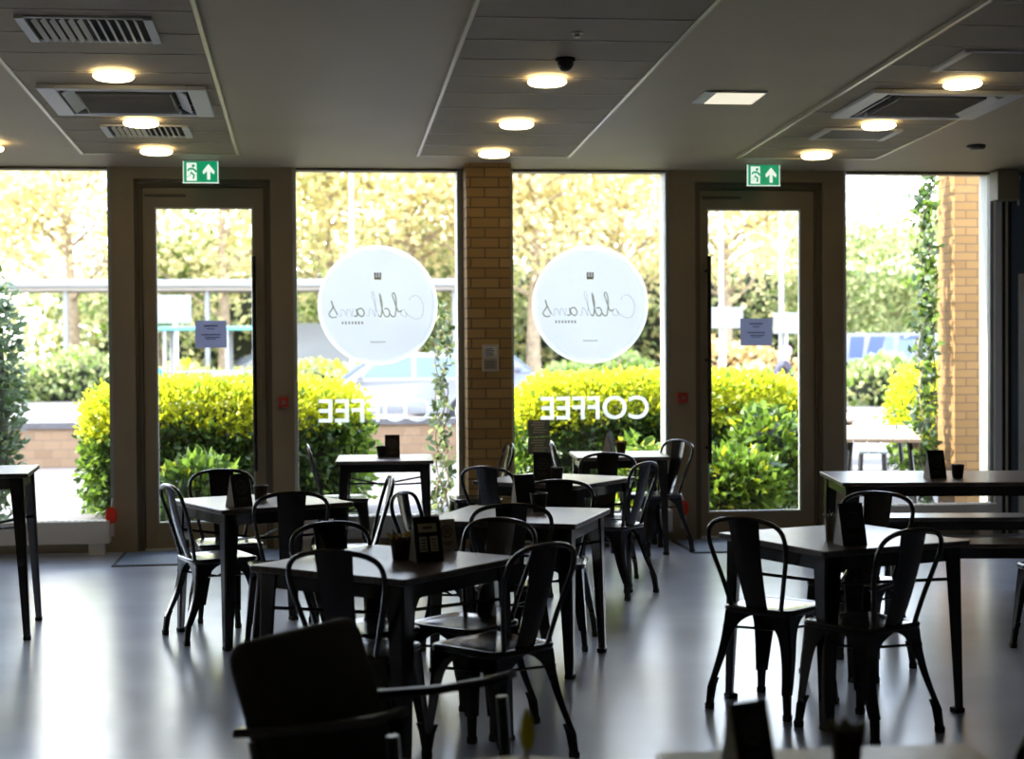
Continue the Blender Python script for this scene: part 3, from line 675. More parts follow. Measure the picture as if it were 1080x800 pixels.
# ------------------------------------------------------------------ car park: cars, posts, shelters
def car(x, y, paint, label, L=4.3, Wd=1.76, H=1.45, facing=-1, name='car'):
    t = tag(empty(name, (x, y, -.01)), label, 'car'); f = facing
    # side outline (u along the car from nose 0 to tail 1, z)
    prof = [(0, .38), (.01, .62), (.05, .74), (.16, .82), (.27, .92), (.38, 1.28), (.46, 1.40), (.60, 1.44), (.78, 1.40), (.93, 1.12), (.985, .88), (1.0, .55), (.99, .32)]
    def X(u): return f * (L / 2 - u * L)
    k = H / 1.44
    body_top = [(0, .38), (.01, .62), (.05, .74), (.16, .83), (.27, .92), (.50, .95), (.80, .96), (.97, .93), (.99, .80), (1.0, .55), (.985, .30), (.02, .26)]
    b = MB(); rings = []
    for s, wv in ((-1, 1), (-.93, 1.0), (.93, 1.0), (1, 1)):
        sc = .965 if abs(s) == 1 else 1.0
        rings.append([(X(.5 + (u - .5) * sc), s * Wd / 2, .25 + (z - .25) * (k if sc == 1 else k * .97)) for u, z in body_top])
    b.loft(rings, paint); b.build('body', t)
    cab = [(.26, .90), (.38, 1.27), (.45, 1.38), (.60, 1.44), (.78, 1.40), (.90, 1.16), (.965, .92)]
    b = MB(); rings = []
    for s, ins in ((-1, .0), (-.86, .02), (.86, .02), (1, 0)):
        rings.append([(X(u), s * (Wd / 2 - .03 - (z - .9) * .32 if abs(s) == 1 else Wd / 2 - .10 - (z - .9) * .30), z * k + (.012 if abs(s) < 1 else 0)) for u, z in cab])
    b.loft(rings, paint); b.build('cabin', t)
    M_wg = mat('car_glass', (.10, .13, .14), .08, coat=.5)
    for s in (-1, 1):
        for nm, poly in (('side_window', [(.34, .97), (.405, 1.26), (.46, 1.335), (.565, 1.37), (.565, .97)]), ('side_window', [(.585, .97), (.585, 1.37), (.76, 1.34), (.86, 1.13), (.89, .97)])):
            b = MB(); off = lambda z: s * (Wd / 2 - .03 - (z - .9) * .32 + .004)
            n = len(poly); vs = [(X(u), off(z), z * k) for u, z in poly] + [(X(u), off(z) - s * .02, z * k) for u, z in poly]
            b.add(vs, [list(range(n)), list(range(n, 2 * n))[::-1]] + [(i, i + n, (i + 1) % n + n, (i + 1) % n) for i in range(n)], M_wg); b.build(nm, t)
    for nm, (ua, za), (ub, zb) in (('windscreen', (.275, .95), (.385, 1.29)), ('rear_window', (.955, .98), (.89, 1.20))):
        b = MB(); wa, wb = Wd / 2 - .16, Wd / 2 - .26; e = .02 if nm == 'windscreen' else -.02
        vs = [(X(ua - e), -wa, za * k + .01), (X(ua - e), wa, za * k + .01), (X(ub - e), wb, zb * k + .01), (X(ub - e), -wb, zb * k + .01)]
        vs += [(v[0] - f * -.03 * (1 if e > 0 else -1) * -1, v[1], v[2] - .03) for v in vs]
        b.add(vs, [(0, 1, 2, 3), (7, 6, 5, 4), (0, 4, 5, 1), (1, 5, 6, 2), (2, 6, 7, 3), (3, 7, 4, 0)], M_wg); b.build(nm, t)
    for u in (.175, .80):
        for s in (-1, 1):
            RX = Matrix.Translation((X(u), s * (Wd / 2 - .09), .32)) @ Matrix.Rotation(R(90), 4, 'X')
            b = MB(); b.lathe([(.19, -.10), (.29, -.11), (.32, -.08), (.32, .08), (.29, .11), (.19, .10)], M_rubber, 28, RX); w_ = b.build('wheel', t)
            b = MB(); b.lathe([(0, -.09), (.19, -.105), (.20, -.07), (.20, .07), (.19, .105), (0, .09)], M_alu, 20, RX)
            for q in range(5): b.box((-.02, .02, -.112), (.02, .18, .112), M_alu, RX @ Matrix.Rotation(q * 1.2566, 4, 'Z'))
            b.build('hub_cap', w_)
    for s in (-1, 1):
        b = MB(); b.box((X(.03) - .06, s * (Wd / 2 - .32) - .16, .60), (X(.03) + .10, s * (Wd / 2 - .32) + .16, .72), M_glass if False else M_alu, bev=.03); b.build('headlamp', t)
        b = MB(); b.box((X(.99) - .05, s * (Wd / 2 - .22) - .12, .72), (X(.99) + .05, s * (Wd / 2 - .22) + .12, .86), M_red, bev=.02); b.build('tail_lamp', t)
        b = MB(); b.box((X(.34) - .10, s * (Wd / 2 + .10) - .09, .93 * k), (X(.34) + .06, s * (Wd / 2 + .10) + .07, 1.05 * k), paint, bev=.03); b.build('door_mirror', t)
    b = MB(); b.box((X(.005) - .03, -.27, .40), (X(.005) + .03, .27, .51), M_outw, bev=.006); b.build('number_plate', t)
    return t
M_silver = mat('silver_paint', (.23, .235, .25), .28, .2, coat=.6); M_navy = mat('pale_blue_paint', (.13, .14, .18), .3, .2, coat=.6)
car(1.58, 32.4, M_silver, 'silver estate car beyond the low brick wall', 4.4, 1.78, 1.46, -1)
car(3.95, 37.5, M_navy, 'grey-blue hatchback just right of the brick pillar', 4.1, 1.74, 1.56, 1)
car(-1.1, 62.0, mat('dark_car', (.06, .06, .07), .3, coat=.5), 'small dark car far off behind the white van', 4.1, 1.75, 1.45, 1)
t = tag(empty('van', (-.15, 57.0, -.01)), 'white van far behind, left of the silver car', 'van')
b = MB(); rings = []
for s, k in ((-1, .97), (-.94, 1), (.94, 1), (1, .97)):
    rings.append([(x * k, s * .98, .35 + (z - .35) * k) for x, z in ((-2.4, .4), (-2.45, .95), (-1.7, 1.25), (-1.25, 2.25), (-.9, 2.4), (2.3, 2.4), (2.45, 2.2), (2.45, .4))])
b.loft(rings, M_outw); b.build('body', t)
b = MB()
for s in (-1, 1): b.box((-1.45, s * .985 - .012, 1.3), (-.6, s * .985 + .012, 1.95), mat('car_glass', (.1, .13, .14), .08), bev=.01)
b.build('side_window', t)
for x in (-1.6, 1.5):
    for s in (-1, 1):
        b = MB(); b.lathe([(0, -.1), (.3, -.11), (.34, -.08), (.34, .08), (.3, .11), (0, .1)], M_rubber, 20, Matrix.Translation((x, s * .9, .34)) @ Matrix.Rotation(R(90), 4, 'X')); b.build('wheel', t)

def lamp_post(x, y, h, label):
    t = tag(empty('lamp_post', (x, y, -.01)), label, 'lamp post', 'lamp posts in the car park')
    b = MB(); b.tube([(0, 0, 0), (0, 0, 1.2)], .10, M_outw, 12); b.tube([(0, 0, 1.2), (0, 0, h)], [.075, .05], M_outw, 12); b.build('post', t)
    b = MB(); b.tube([(0, 0, h), (.1, 0, h + .15), (.8, 0, h + .22)], .035, M_outw, 8); b.build('arm', t)
    b = MB(); b.box((.7, -.14, h + .17), (1.35, .14, h + .28), M_alu, bev=.03); b.build('lantern', t)
lamp_post(.90, 39.4, 8.0, 'tall pale lamp post rising above the left round decal')
lamp_post(10.6, 41.4, 9.0, 'tall pale lamp post at left in the right door glass')
lamp_post(12.22, 41.4, 9.0, 'tall pale lamp post at right in the right door glass')
def signboard(x, y, z, w, h, label, posts=(0,), m=None):
    t = tag(empty('sign_board', (x, y, -.01)), label, 'sign', 'white sign boards in the car park')
    b = MB(); b.box((-w / 2, -.03, z), (w / 2, .0, z + h), m or M_outw, bev=.01); b.build('board', t)
    for p in posts:
        b = MB(); b.tube([(p, .05, 0), (p, .05, z + h - .05)], .03, M_alu, 8); b.build('post', t)
    return t
signboard(10.62, 41.1, 2.0, .95, .55, 'white sign board on the left lamp post in the right door'); signboard(12.28, 41.1, 1.85, .75, .55, 'white sign board on the right lamp post in the right door'); signboard(13.15, 41.1, 1.9, .6, .5, 'white sign board at the right edge of the right door glass')
signboard(-3.75, 44.0, 2.25, .9, .75, 'white sign board above the trolley shelter at left')
# long hoarding
t = tag(empty('banner_hoarding', (14.9, 41.4, -.01)), 'long blue and white banner on posts seen in right window', 'banner')
b = MB(); b.box((-2.2, -.02, 1.08), (2.2, .02, 1.86), M_outw); b.build('banner', t)
M_bblue = mat('banner_blue', (.07, .10, .30), .6); M_bpale = mat('banner_pale', (.16, .21, .36), .6)
b = MB()
for (x0, x1, sk, m) in ((-1.2, -.9, -.05, M_bpale), (-.86, -.48, .06, M_bblue), (-.40, .0, .15, M_bblue), (.15, .38, .0, M_bpale), (.45, .85, .1, M_bpale)):
    b.prism([(x0, 1.2), (x1, 1.2), (x1 + sk, 1.76), (x0 + sk, 1.76)], -.026, -.021, m)
b.box((.55, -.028, 1.68), (1.25, -.021, 1.78), M_bblue)
b.build('printed_shapes', t)
for x in (-2.0, -.5, 1.0, 2.1):
    b = MB(); b.tube([(x, .06, 0), (x, .06, 1.88)], .05, mat('post_grey', (.3, .3, .3), .6), 8); b.build('post', t)
# covered walkway (long thin roof on posts)
t = tag(empty('covered_walkway', (-2.0, 54.4, -.01)), 'long white flat roof on slim posts across the car park', 'shelter')
b = MB(); b.box((-8.5, -1.2, 3.56), (7.2, 1.2, 3.80), M_outw, bev=.04); b.build('roof', t)
b = MB(); b.box((-8.4, -1.1, 3.44), (7.1, 1.1, 3.56), mat('soffit', (.30, .26, .22), .8)); b.build('soffit', t)
for x in (-6.0, -4.0, -1.5, 1.0, 4.0, 6.6):
    b = MB(); b.tube([(x, -.9, 0), (x, -.9, 3.45)], .09, M_outw, 10); b.build('post', t)
# trolley shelter seen in the left door
t = tag(empty('trolley_shelter', (-2.95, 44.4, -.01)), 'trolley shelter with thin teal roof seen through the left door', 'shelter')
M_teal = mat('teal', (.12, .42, .38), .5)
b = MB(); b.box((-1.5, -1.1, 2.05), (1.9, 1.1, 2.15), M_teal, bev=.03); b.build('roof', t)
for x in (-1.0, .62, 1.75):
    for y in (-1.0, 1.0):
        b = MB(); b.tube([(x, y, 0), (x, y, 2.06)], .055, M_outw, 10); b.build('post', t)
b = MB()
for z in (.55, .95): b.tube([(-1.0, -1.0, z), (1.75, -1.0, z)], .035, M_outw, 8)
b.build('rail', t)
def bin_(x, y, m, label, h=1.0, wd=.5):
    t = tag(empty('litter_bin', (x, y, -.01)), label, 'bin'); b = MB()
    b.loft([rrect(wd * .42, wd * .42, .06, 0), rrect(wd * .5, wd * .5, .06, h * .8)], m, smooth=False); b.build('body', t)
    b = MB(); b.loft([rrect(wd * .54, wd * .54, .07, h * .8), rrect(wd * .5, wd * .5, .07, h * .93), rrect(wd * .3, wd * .3, .06, h)], m, smooth=False); b.build('lid', t)
bin_(-4.35, 44.0, mat('bin_blue', (.03, .22, .55), .5), 'bright blue bin at the left of the trolley shelter', 1.05, .6)
bin_(-2.25, 42.8, mat('bin_yellow', (.75, .62, .22), .5), 'pale yellow grit bin in front of the trolley shelter', .95, .9)
t = tag(empty('road_sign', (-4.35, 52.0, -.01)), 'small round red sign on a pole between the trees at left', 'sign')
b = MB(); b.tube([(0, 0, 0), (0, 0, 3.0)], .04, M_alu, 8); b.build('pole', t)
b = MB(); b.lathe([(0, -.02), (.3, -.02), (.3, .02), (0, .02)], M_red, 24, Matrix.Translation((0, -.06, 2.8)) @ Matrix.Rotation(R(90), 4, 'X')); b.build('disc', t)
b = MB(); b.box((-.2, -.095, 2.75), (.2, -.081, 2.85), M_outw); b.build('bar', t)

# pedestrian bending over a pale trolley
def skin(name, verts, edges, radii, m, parent, sub=1, root=0):
    me = bpy.data.meshes.new(name); me.from_pydata(verts, edges, []); o = bpy.data.objects.new(name, me); C.objects.link(o)
    sk = o.modifiers.new('s', 'SKIN'); sk.use_smooth_shade = True
    for i, v in enumerate(me.skin_vertices[0].data):
        r = radii[i]; v.radius = r if isinstance(r, tuple) else (r, r); v.use_root = (i == root)
    ss = o.modifiers.new('d', 'SUBSURF'); ss.levels = sub; ss.render_levels = sub
    bpy.context.view_layer.update()
    m2 = bpy.data.meshes.new_from_object(o.evaluated_get(bpy.context.evaluated_depsgraph_get()))
    bpy.data.objects.remove(o); m2.materials.clear(); m2.materials.append(m); m2.name = name
    m2.polygons.foreach_set('use_smooth', [True] * len(m2.polygons))
    o = bpy.data.objects.new(name, m2); C.objects.link(o); o.parent = parent; return o
t = tag(empty('person', (9.78, 33.4, -.01), R(0)), 'person in dark coat with pink hood leaning over a pale trolley', 'person')
t.scale = (.96, .96, .96)
V = [(0, 0, .90), (.03, 0, 1.05), (.13, 0, 1.24), (.17, 0, 1.32), (.21, 0, 1.42), (.22, 0, 1.52),            # pelvis, waist, chest, neck, head
     (-.02, .10, .86), (.10, .11, .50), (.02, .11, .08), (.14, .12, .03), (-.02, -.10, .86), (-.06, -.11, .48), (-.22, -.11, .10), (-.11, -.12, .03),   # legs
     (.12, .19, 1.24), (.22, .23, 1.00), (.44, .19, .93), (.52, .18, .93), (.12, -.19, 1.24), (.22, -.23, 1.00), (.44, -.19, .93), (.52, -.18, .93)]
Ed = [(0, 1), (1, 2), (2, 3), (3, 4), (4, 5), (0, 6), (6, 7), (7, 8), (8, 9), (0, 10), (10, 11), (11, 12), (12, 13), (2, 14), (14, 15), (15, 16), (16, 17), (2, 18), (18, 19), (19, 20), (20, 21)]
Ra = [(.14, .12), (.13, .11), (.16, .12), .055, .085, .075, .09, .06, .042, .035, .09, .06, .042, .035, .06, .045, .032, .03, .06, .045, .032, .03]
# fingers and a thumb on each hand, closed around the trolley handle
for hi, sy in ((17, 1), (21, -1)):
    bx, by, bz = V[hi]
    for k, (dy, ln) in enumerate(((-.03, .045), (-.01, .052), (.01, .05), (.03, .04))):
        a = len(V); V += [(bx + .03, by + dy, bz + .008), (bx + .03 + ln * .5, by + dy, bz - .01), (bx + .02 + ln * .4, by + dy, bz - .04)]; Ed += [(hi, a), (a, a + 1), (a + 1, a + 2)]; Ra += [.010, .009, .008]
    a = len(V); V += [(bx + .005, by - sy * .04, bz), (bx + .03, by - sy * .05, bz - .02)]; Ed += [(hi, a), (a, a + 1)]; Ra += [.011, .009]
skin('body', V, Ed, Ra, mat('skin', (.45, .28, .20), .55), t, 1)
M_coat = mat('coat', (.05, .05, .075), .85); M_trou = mat('trousers', (.035, .04, .06), .85)
skin('coat', [(-.02, 0, .66), (0, 0, .88), (.03, 0, 1.05), (.125, 0, 1.23), (.16, 0, 1.30), (.12, .19, 1.235), (.22, .235, 1.0), (.40, .195, .935), (.12, -.19, 1.235), (.22, -.235, 1.0), (.40, -.195, .935)],
     [(0, 1), (1, 2), (2, 3), (3, 4), (3, 5), (5, 6), (6, 7), (3, 8), (8, 9), (9, 10)], [(.20, .17), (.175, .15), (.16, .14), (.19, .15), .075, .085, .068, .052, .085, .068, .052], M_coat, t, 1, 1)
skin('trousers', [(0, 0, .88), (-.02, .10, .84), (.10, .11, .50), (.025, .11, .12), (-.02, -.10, .84), (-.06, -.11, .48), (-.21, -.11, .14)], [(0, 1), (1, 2), (2, 3), (0, 4), (4, 5), (5, 6)], [(.15, .13), .105, .078, .06, .105, .078, .06], M_trou, t, 1)
skin('shoes', [(.0, .11, .05), (.06, .11, .045), (.16, .12, .035)], [(0, 1), (1, 2)], [.048, .046, .038], M_rubber, t, 1); skin('shoes', [(-.235, -.11, .05), (-.17, -.11, .045), (-.08, -.12, .035)], [(0, 1), (1, 2)], [.048, .046, .038], M_rubber, t, 1)
b = MB(); b.lathe([(.02, -.12), (.085, -.10), (.112, -.02), (.105, .06), (.06, .115), (0, .13)], mat('pink_wool', (.75, .30, .42), .9), 18, Matrix.Translation((.195, 0, 1.49)) @ Matrix.Rotation(.5, 4, 'Y')); b.build('hood', t)
b = MB(); b.lathe([(0, -.085), (.05, -.07), (.066, -.02), (.066, .03), (.04, .07), (0, .08)], MATS['skin'], 16, Matrix.Translation((.262, 0, 1.475)), sx=.8)
b.lathe([(0, 0), (.012, .003), (.003, .03)], MATS['skin'], 8, Matrix.Translation((.312, 0, 1.462)))
for s in (-1, 1): b.lathe([(0, -.008), (.008, 0), (0, .008)], M_rubber, 8, Matrix.Translation((.308, s * .025, 1.488)))
b.box((.305, -.02, 1.432), (.315, .02, 1.438), mat('lips', (.35, .12, .10), .6)); b.build('face', t)
t = tag(empty('shopping_trolley', (10.62, 33.4, -.01)), 'pale wheeled trolley pushed by the person in dark coat', 'trolley')
b = MB(); b.loft([rrect(.26, .22, .05, .22), rrect(.34, .26, .05, .80)], mat('trolley_pale', (.75, .77, .85), .5), smooth=False); b.build('basket', t)
b = MB(); b.tube([(-.33, .24, .78), (-.38, .24, .90), (-.38, -.24, .90), (-.33, -.24, .78)], .016, M_alu, 8); b.build('handle', t)
for sx in (-.2, .2):
    for sy in (-.18, .18):
        b = MB(); b.lathe([(0, -.02), (.07, -.02), (.07, .02), (0, .02)], M_rubber, 14, Matrix.Translation((sx, sy, .07)) @ Matrix.Rotation(R(90), 4, 'X')); b.tube([(sx, sy, .07), (sx, sy, .23)], .012, M_alu, 6); b.build('wheel', t)

# ------------------------------------------------------------------ far planting and trees
def row(x0, x1, y, h, d, N, label, mats, wts, size=.22):
    t = tag(empty('shrub_bed', ((x0 + x1) / 2, y, 0)), label, 'shrubs')
    rx = (x1 - x0) / 2
    lump('inner_twigs', (0, 0, h * .42), rx * .95, d * .7, h * .42, M_core, t, seed=N, p=5)
    P, nr = shell_points(N, (0, 0, h * .48), (rx, d, h * .5), p=5, thick=.3)
    P[:, 2] *= 1 + .16 * np.sin(P[:, 0] * 1.3 + N) + .1 * np.sin(P[:, 0] * 3.1)
    idx = RNG.choice(len(mats), size=len(P), p=wts)
    leaves('foliage', P, size * (.7 + .6 * RNG.random(len(P))), (idx, mats), t, nr)
row(-10.6, -5.0, 50.5, 1.25, 1.2, 3500, 'pale green shrub bed beyond the road in the far left window', [M_leafs, M_leaft2, M_leafm], [.6, .25, .15])
row(-4.9, 3.5, 51.5, .9, 1.0, 3500, 'low green bed behind the silver car and shelter', [M_leafs, M_leaft2, M_leafy], [.4, .3, .3])
row(6.2, 9.0, 43.0, 1.1, 1.0, 2200, 'green shrubs right of the hatchback beyond the hedge', [M_leafs, M_leafm], [.6, .4])
row(9.9, 14.0, 44.5, 1.45, .9, 3000, 'russet hedge behind the pedestrian in the right door', [M_leafbr, M_leaft], [.7, .3])
row(9.6, 10.9, 38.0, .8, .6, 900, 'pale rounded shrubs left of the pedestrian', [M_leafs, M_leaft2], [.5, .5])
row(13.4, 18.5, 39.6, 1.0, .8, 2800, 'green shrub bed under the blue and white banner', [M_leafs, M_leaft2, M_leafm], [.55, .25, .2])
row(-12.0, 36.0, 72.0, 5.6, 1.6, 15000, 'far green hedgerow closing off the car park', [M_leafs, M_leaft2, M_leaft], [.40, .42, .18], .48)
def make_tree(seed, H, spread, mats, wts, NL, leaf=.26, base=.22, loc=(0, 0, 0), dens=1.0):
    rnd = random.Random(seed); t = empty('tree', loc)
    b = MB(); tr = [(0, 0, 0), (.05, .02, H * .2), (.15 * rnd.uniform(-1, 1), .1, H * .45), (.2 * rnd.uniform(-1, 1), 0, H * .8)]
    pts = catmull(tr, 6); b.tube(pts, [.24 * H / 10 * (1 - .8 * i / (len(pts) - 1)) for i in range(len(pts))], M_bark, 9); b.build('trunk', t)
    b = MB(); tips = []
    for k in range(26):
        z0 = H * (base + (.78 - base) * rnd.random()); a = rnd.random() * 6.283; L = spread * (.6 + .5 * rnd.random()) * (1.1 - .5 * z0 / H)
        p0 = Vector((0, 0, z0)); p1 = p0 + Vector((math.cos(a), math.sin(a), .55)) * L * .5; p2 = p1 + Vector((math.cos(a + .4), math.sin(a + .4), .7)) * L * .5
        cp = catmull([p0, p1, p2], 4); b.tube(cp, [.065 * H / 10 * (1 - .75 * i / (len(cp) - 1)) for i in range(len(cp))], M_bark, 6)
        tips += [p1, p2, (p1 + p2) / 2]
        for j in range(2):
            a2 = a + rnd.uniform(-1.2, 1.2); q = p1 + Vector((math.cos(a2), math.sin(a2), rnd.uniform(.1, .9))) * L * .45
            b.tube([p1, (p1 + q) / 2 + Vector((0, 0, .1)), q], [.03, .02, .008], M_bark, 5); tips.append(q)
    b.build('branches', t)
    T = np.array([tuple(p) for p in tips]); c = T[RNG.integers(0, len(T), NL)]
    P = c + RNG.normal(size=(NL, 3)) * np.array([.62, .62, .5]) * spread * .30
    P[:, 2] = np.maximum(P[:, 2], H * base * .8)
    idx = RNG.choice(len(mats), size=NL, p=wts)
    leaves('foliage', P, leaf * (.6 + .8 * RNG.random(NL)), (idx, mats), t, wid=.36)
    return t
PROTO = [make_tree(3, 12.5, 4.3, [M_leaft, M_leaft2], [.75, .25], 5600), make_tree(5, 11.5, 4.0, [M_leaft, M_leaft2], [.45, .55], 4600), make_tree(8, 8.0, 3.0, [M_leafs, M_leaft2, M_leafm], [.50, .38, .12], 4200, base=.12)]
_used = set()
def tree(i, x, y, s, rz, label, group='spring trees beyond the car park'):
    o = PROTO[i] if i not in _used else copy_tree(PROTO[i]); _used.add(i)
    o.location = (x, y, -.01); o.scale = (s, s, s); o.rotation_euler = (0, 0, rz); tag(o, label, 'tree', group)
tree(0, -8.4, 57.4, 1.0, 0, 'tan spring tree with trunk showing leftmost in the far left window')
tree(1, -3.2, 58.2, 1.0, 1.1, 'yellow-green spring tree rising beside the left door post')
tree(0, -12.6, 60.5, 1.05, 2.2, 'tan spring tree at the very left edge outside')
tree(1, .6, 61.0, 1.05, 3.0, 'yellow-green spring tree behind the lamp post above left decal')
tree(0, 3.6, 60.0, 1.05, .7, 'tan spring tree behind the brick pillar')
tree(0, 8.0, 59.0, 1.05, 4.0, 'dense tan spring tree above the right round decal')
tree(0, 11.8, 62.0, .98, 5.0, 'tan spring tree at left in the right door glass')
tree(0, 15.6, 60.0, .95, 1.7, 'tan spring tree at right in the right door glass')
tree(2, 20.4, 61.5, .82, .2, 'pale green low tree above the blue and white banner')
tree(2, 23.4, 63.0, .86, 1.9, 'pale green low tree beside the outdoor brick column')
tree(2, -6.0, 64.0, 1.15, 2.9, 'pale green tree low behind the walkway at left')
tree(2, 1.9, 66.0, 1.2, 4.4, 'pale green tree low behind the silver car')
tree(2, 6.0, 66.5, 1.2, 5.4, 'pale green tree low behind the hatchback')
tree(2, 26.5, 64.0, .9, 3.3, 'pale green low tree right of the outdoor brick column')
# ------------------------------------------------------------------ furniture
def make_chair(name='bistro_chair'):
    root = empty(name)
    b = MB()
    rings = [rrect(.174, .174, .045, .425, fx=.05), rrect(.180, .180, .05, .430, fx=.05), rrect(.183, .183, .052, .446, fx=.05), rrect(.178, .178, .05, .453, fx=.05), rrect(.165, .165, .045, .4545, fx=.05), rrect(.150, .150, .04, .4505, fx=.05), rrect(.08, .08, .03, .4485, fx=.05)]
    b.loft(rings, M_black); b.build('seat', root)
    for sx in (-1, 1):
        for sy in (-1, 1):
            b = MB(); rings = []
            tx, ty = sx * (.172 if sy > 0 else .160), sy * .172
            fx, fy = sx * (.198 if sy > 0 else .205), (.192 if sy > 0 else -.245)
            N = 16
            for i in range(N + 1):
                t = i / N; cx = tx + (fx - tx) * t; cyy = ty + (fy - ty) * t
                if sy < 0: cyy += .020 * math.sin(math.pi * t)
                z = .428 - .322 * t
                wd = (.075 if sy > 0 else .058) * (1 - t) + (.040 if sy > 0 else .034) * t + .10 * math.exp(-t * 9); th = .006
                q = lambda a, c: (cx - sx * a, cyy - sy * c, z)
                rings.append([q(0, .008), q(.008, 0), q(wd, 0), q(wd, th), q(th + .003, th + .003), q(th, wd), q(0, wd)])
            b.loft(rings, M_black, smooth=False)
            b.build('leg', root)
            b = MB(); ox, oy = fx - sx * .016, fy - sy * .016
            b.loft([[(ox + dx * k + e * sx * .006, oy + dy * k + e * sy * .008, z) for dx, dy in ((-1, -1), (1, -1), (1, 1), (-1, 1))] for k, z, e in ((.012, .135, -1.6), (.0145, .10, 0), (.0125, .03, 1), (.0155, .022, 1.2), (.0145, 0, 1.2))], M_rubber, smooth=False); b.build('leg_tip', root)
    half = [(.122, -.165, .440), (.150, -.190, .56), (.181, -.222, .68), (.191, -.248, .762), (.170, -.262, .815), (.105, -.271, .844), (0, -.274, .853)]
    pts = half + [(-x, y, z) for x, y, z in half[-2::-1]]
    b = MB(); b.tube(catmull(pts, 5), .0105, M_black, 9); b.build('back_hoop', root)
    b = MB(); rings = []
    for i in range(9):
        t = i / 8; z = .445 + .402 * t; y = -.160 - .112 * t - .012 * math.sin(math.pi * t)
        wd = .052 + .024 * t
        f = [(u * wd, y - .012 * (1 - u * u)) for u in (-1, -.5, 0, .5, 1)]
        rings.append([(x, yy, z) for x, yy in f] + [(x, yy + .004, z) for x, yy in f[::-1]])
    b.loft(rings, M_black); b.build('splat', root)
    b = MB()
    for sx in (-1, 1): b.tube([(sx * .17, .17, .36), (0, 0, .335), (-sx * .165, -.175, .36)], .006, M_black, 6)
    b.build('cross_brace', root)
    return root
CH = make_chair(); _first = [True]
def chair(bx, by, phi, label, group):
    """bx, by: where the top of the back stands; phi: the way the sitter faces"""
    o = CH if _first[0] else copy_tree(CH); _first[0] = False
    o.location = (bx + .265 * math.cos(R(phi)), by + .265 * math.sin(R(phi)), 0); o.rotation_euler = (0, 0, R(phi - 90))
    tag(o, label, 'chair', group)
GC = 'black metal bistro chairs'
chair(-.80, 8.97, 22, 'black metal chair at far left end of the left table, seen side-on', GC)
chair(-.58, 9.98, -79, 'black metal chair behind the left table, back against the door glass', GC)
chair(-.13, 8.36, 98, 'black metal chair in front of the left table, back to camera', GC)
chair(.42, 9.28, 183, 'black metal chair at right end of left table, hoop leaning right', GC)
chair(.06, 5.95, 66, 'black metal chair directly behind the padded armchair', GC)
chair(.05, 6.89, -60, 'black metal chair at far left side of the nearest centre table', GC)
chair(.85, 6.01, 130, 'black metal chair at near right side of nearest centre table', GC)
chair(.79, 6.91, 226, 'black metal chair at far right side of nearest centre table', GC)
chair(.91, 7.54, 84, 'black metal chair pushed to the near side of second centre table', GC)
chair(1.33, 8.80, 254, 'black metal chair on far side of the second centre table', GC)
chair(.44, 8.27, -24, 'black metal chair at left end of the second centre table', GC)
chair(2.07, 10.04, 141, 'black metal chair by the open floor at right of third centre table', GC)
chair(1.04, 9.87, 52, 'black metal chair at near left side of third centre table', GC)
chair(1.99, 10.92, 254, 'black metal chair between the third and farthest centre tables', GC)
chair(-.06, 12.38, 2, 'black metal chair at left end of window table beside left door', GC)
chair(1.46, 12.18, 184, 'black metal chair standing edge-on in front of brick pillar', GC)
chair(1.82, 12.40, -4, 'black metal chair at left end of farthest centre table', GC)
chair(2.80, 12.30, 206, 'black metal chair at right end of farthest table by the door post', GC)
chair(1.825, 6.76, 43, 'black metal chair at left end of the right-hand table', GC)
chair(2.38, 6.23, 119, 'black metal chair at near side of right-hand table, back to camera', GC)
chair(2.79, 7.78, 226, 'black metal chair at far side of the right-hand table', GC)
chair(3.81, 7.60, 90, 'black metal chair cut off by right edge, one leg showing', GC)
chair(1.60, 3.12, 100, 'black metal chair peeping in at the bottom right corner', GC)

def make_table(name, hx, hy, H, lw0, lw1, splay, top=M_top, brace=True, bh=.56):
    root = empty(name)
    b = MB(); b.loft([rrect(hx - .004, hy - .004, .012, H - .026), rrect(hx, hy, .014, H - .022), rrect(hx, hy, .014, H - .004), rrect(hx - .004, hy - .004, .012, H)], top, smooth=False); b.build('tabletop', root)
    b = MB(); ins = .035
    for p, q in (((-hx + ins, -hy + ins, H - .088), (hx - ins, -hy + ins + .012, H - .026)), ((-hx + ins, hy - ins - .012, H - .088), (hx - ins, hy - ins, H - .026)), ((-hx + ins, -hy + ins + .012, H - .088), (-hx + ins + .012, hy - ins - .012, H - .026)), ((hx - ins - .012, -hy + ins + .012, H - .088), (hx - ins, hy - ins - .012, H - .026))): b.box(p, q, M_black)
    b.build('apron', root)
    for sx in (-1, 1):
        for sy in (-1, 1):
            b = MB(); rings = []
            for i in range(9):
                t = i / 8; z = (H - .027) * (1 - t) + .02 * t
                cx = sx * (hx - .028 + splay * t); cyy = sy * (hy - .028 + splay * t); wd = lw0 + (lw1 - lw0) * t ** .8; th = .012
                q = lambda a, c: (cx - sx * a, cyy - sy * c, z)
                rings.append([q(0, .008), q(.008, 0), q(wd, 0), q(wd, th), q(th, wd), q(0, wd)])
            b.loft(rings, M_black, smooth=False); b.build('leg', root)
            b = MB(); fx = sx * (hx - .028 + splay - .5 * lw1); fy = sy * (hy - .028 + splay - .5 * lw1); b.box((fx - .5 * lw1 - .002, fy - .5 * lw1 - .002, 0), (fx + .5 * lw1 + .002, fy + .5 * lw1 + .002, .022), M_rubber, bev=.003); b.build('rubber_foot', root)
    if brace:
        b = MB()
        for s in (-1, 1): b.tube([(-hx + .05, -s * (hy - .05), bh + .02), (0, 0, bh - .015 + s * .006), (hx - .05, s * (hy - .05), bh + .02)], .0075, M_black, 7)
        b.build('cross_brace', root)
    return root
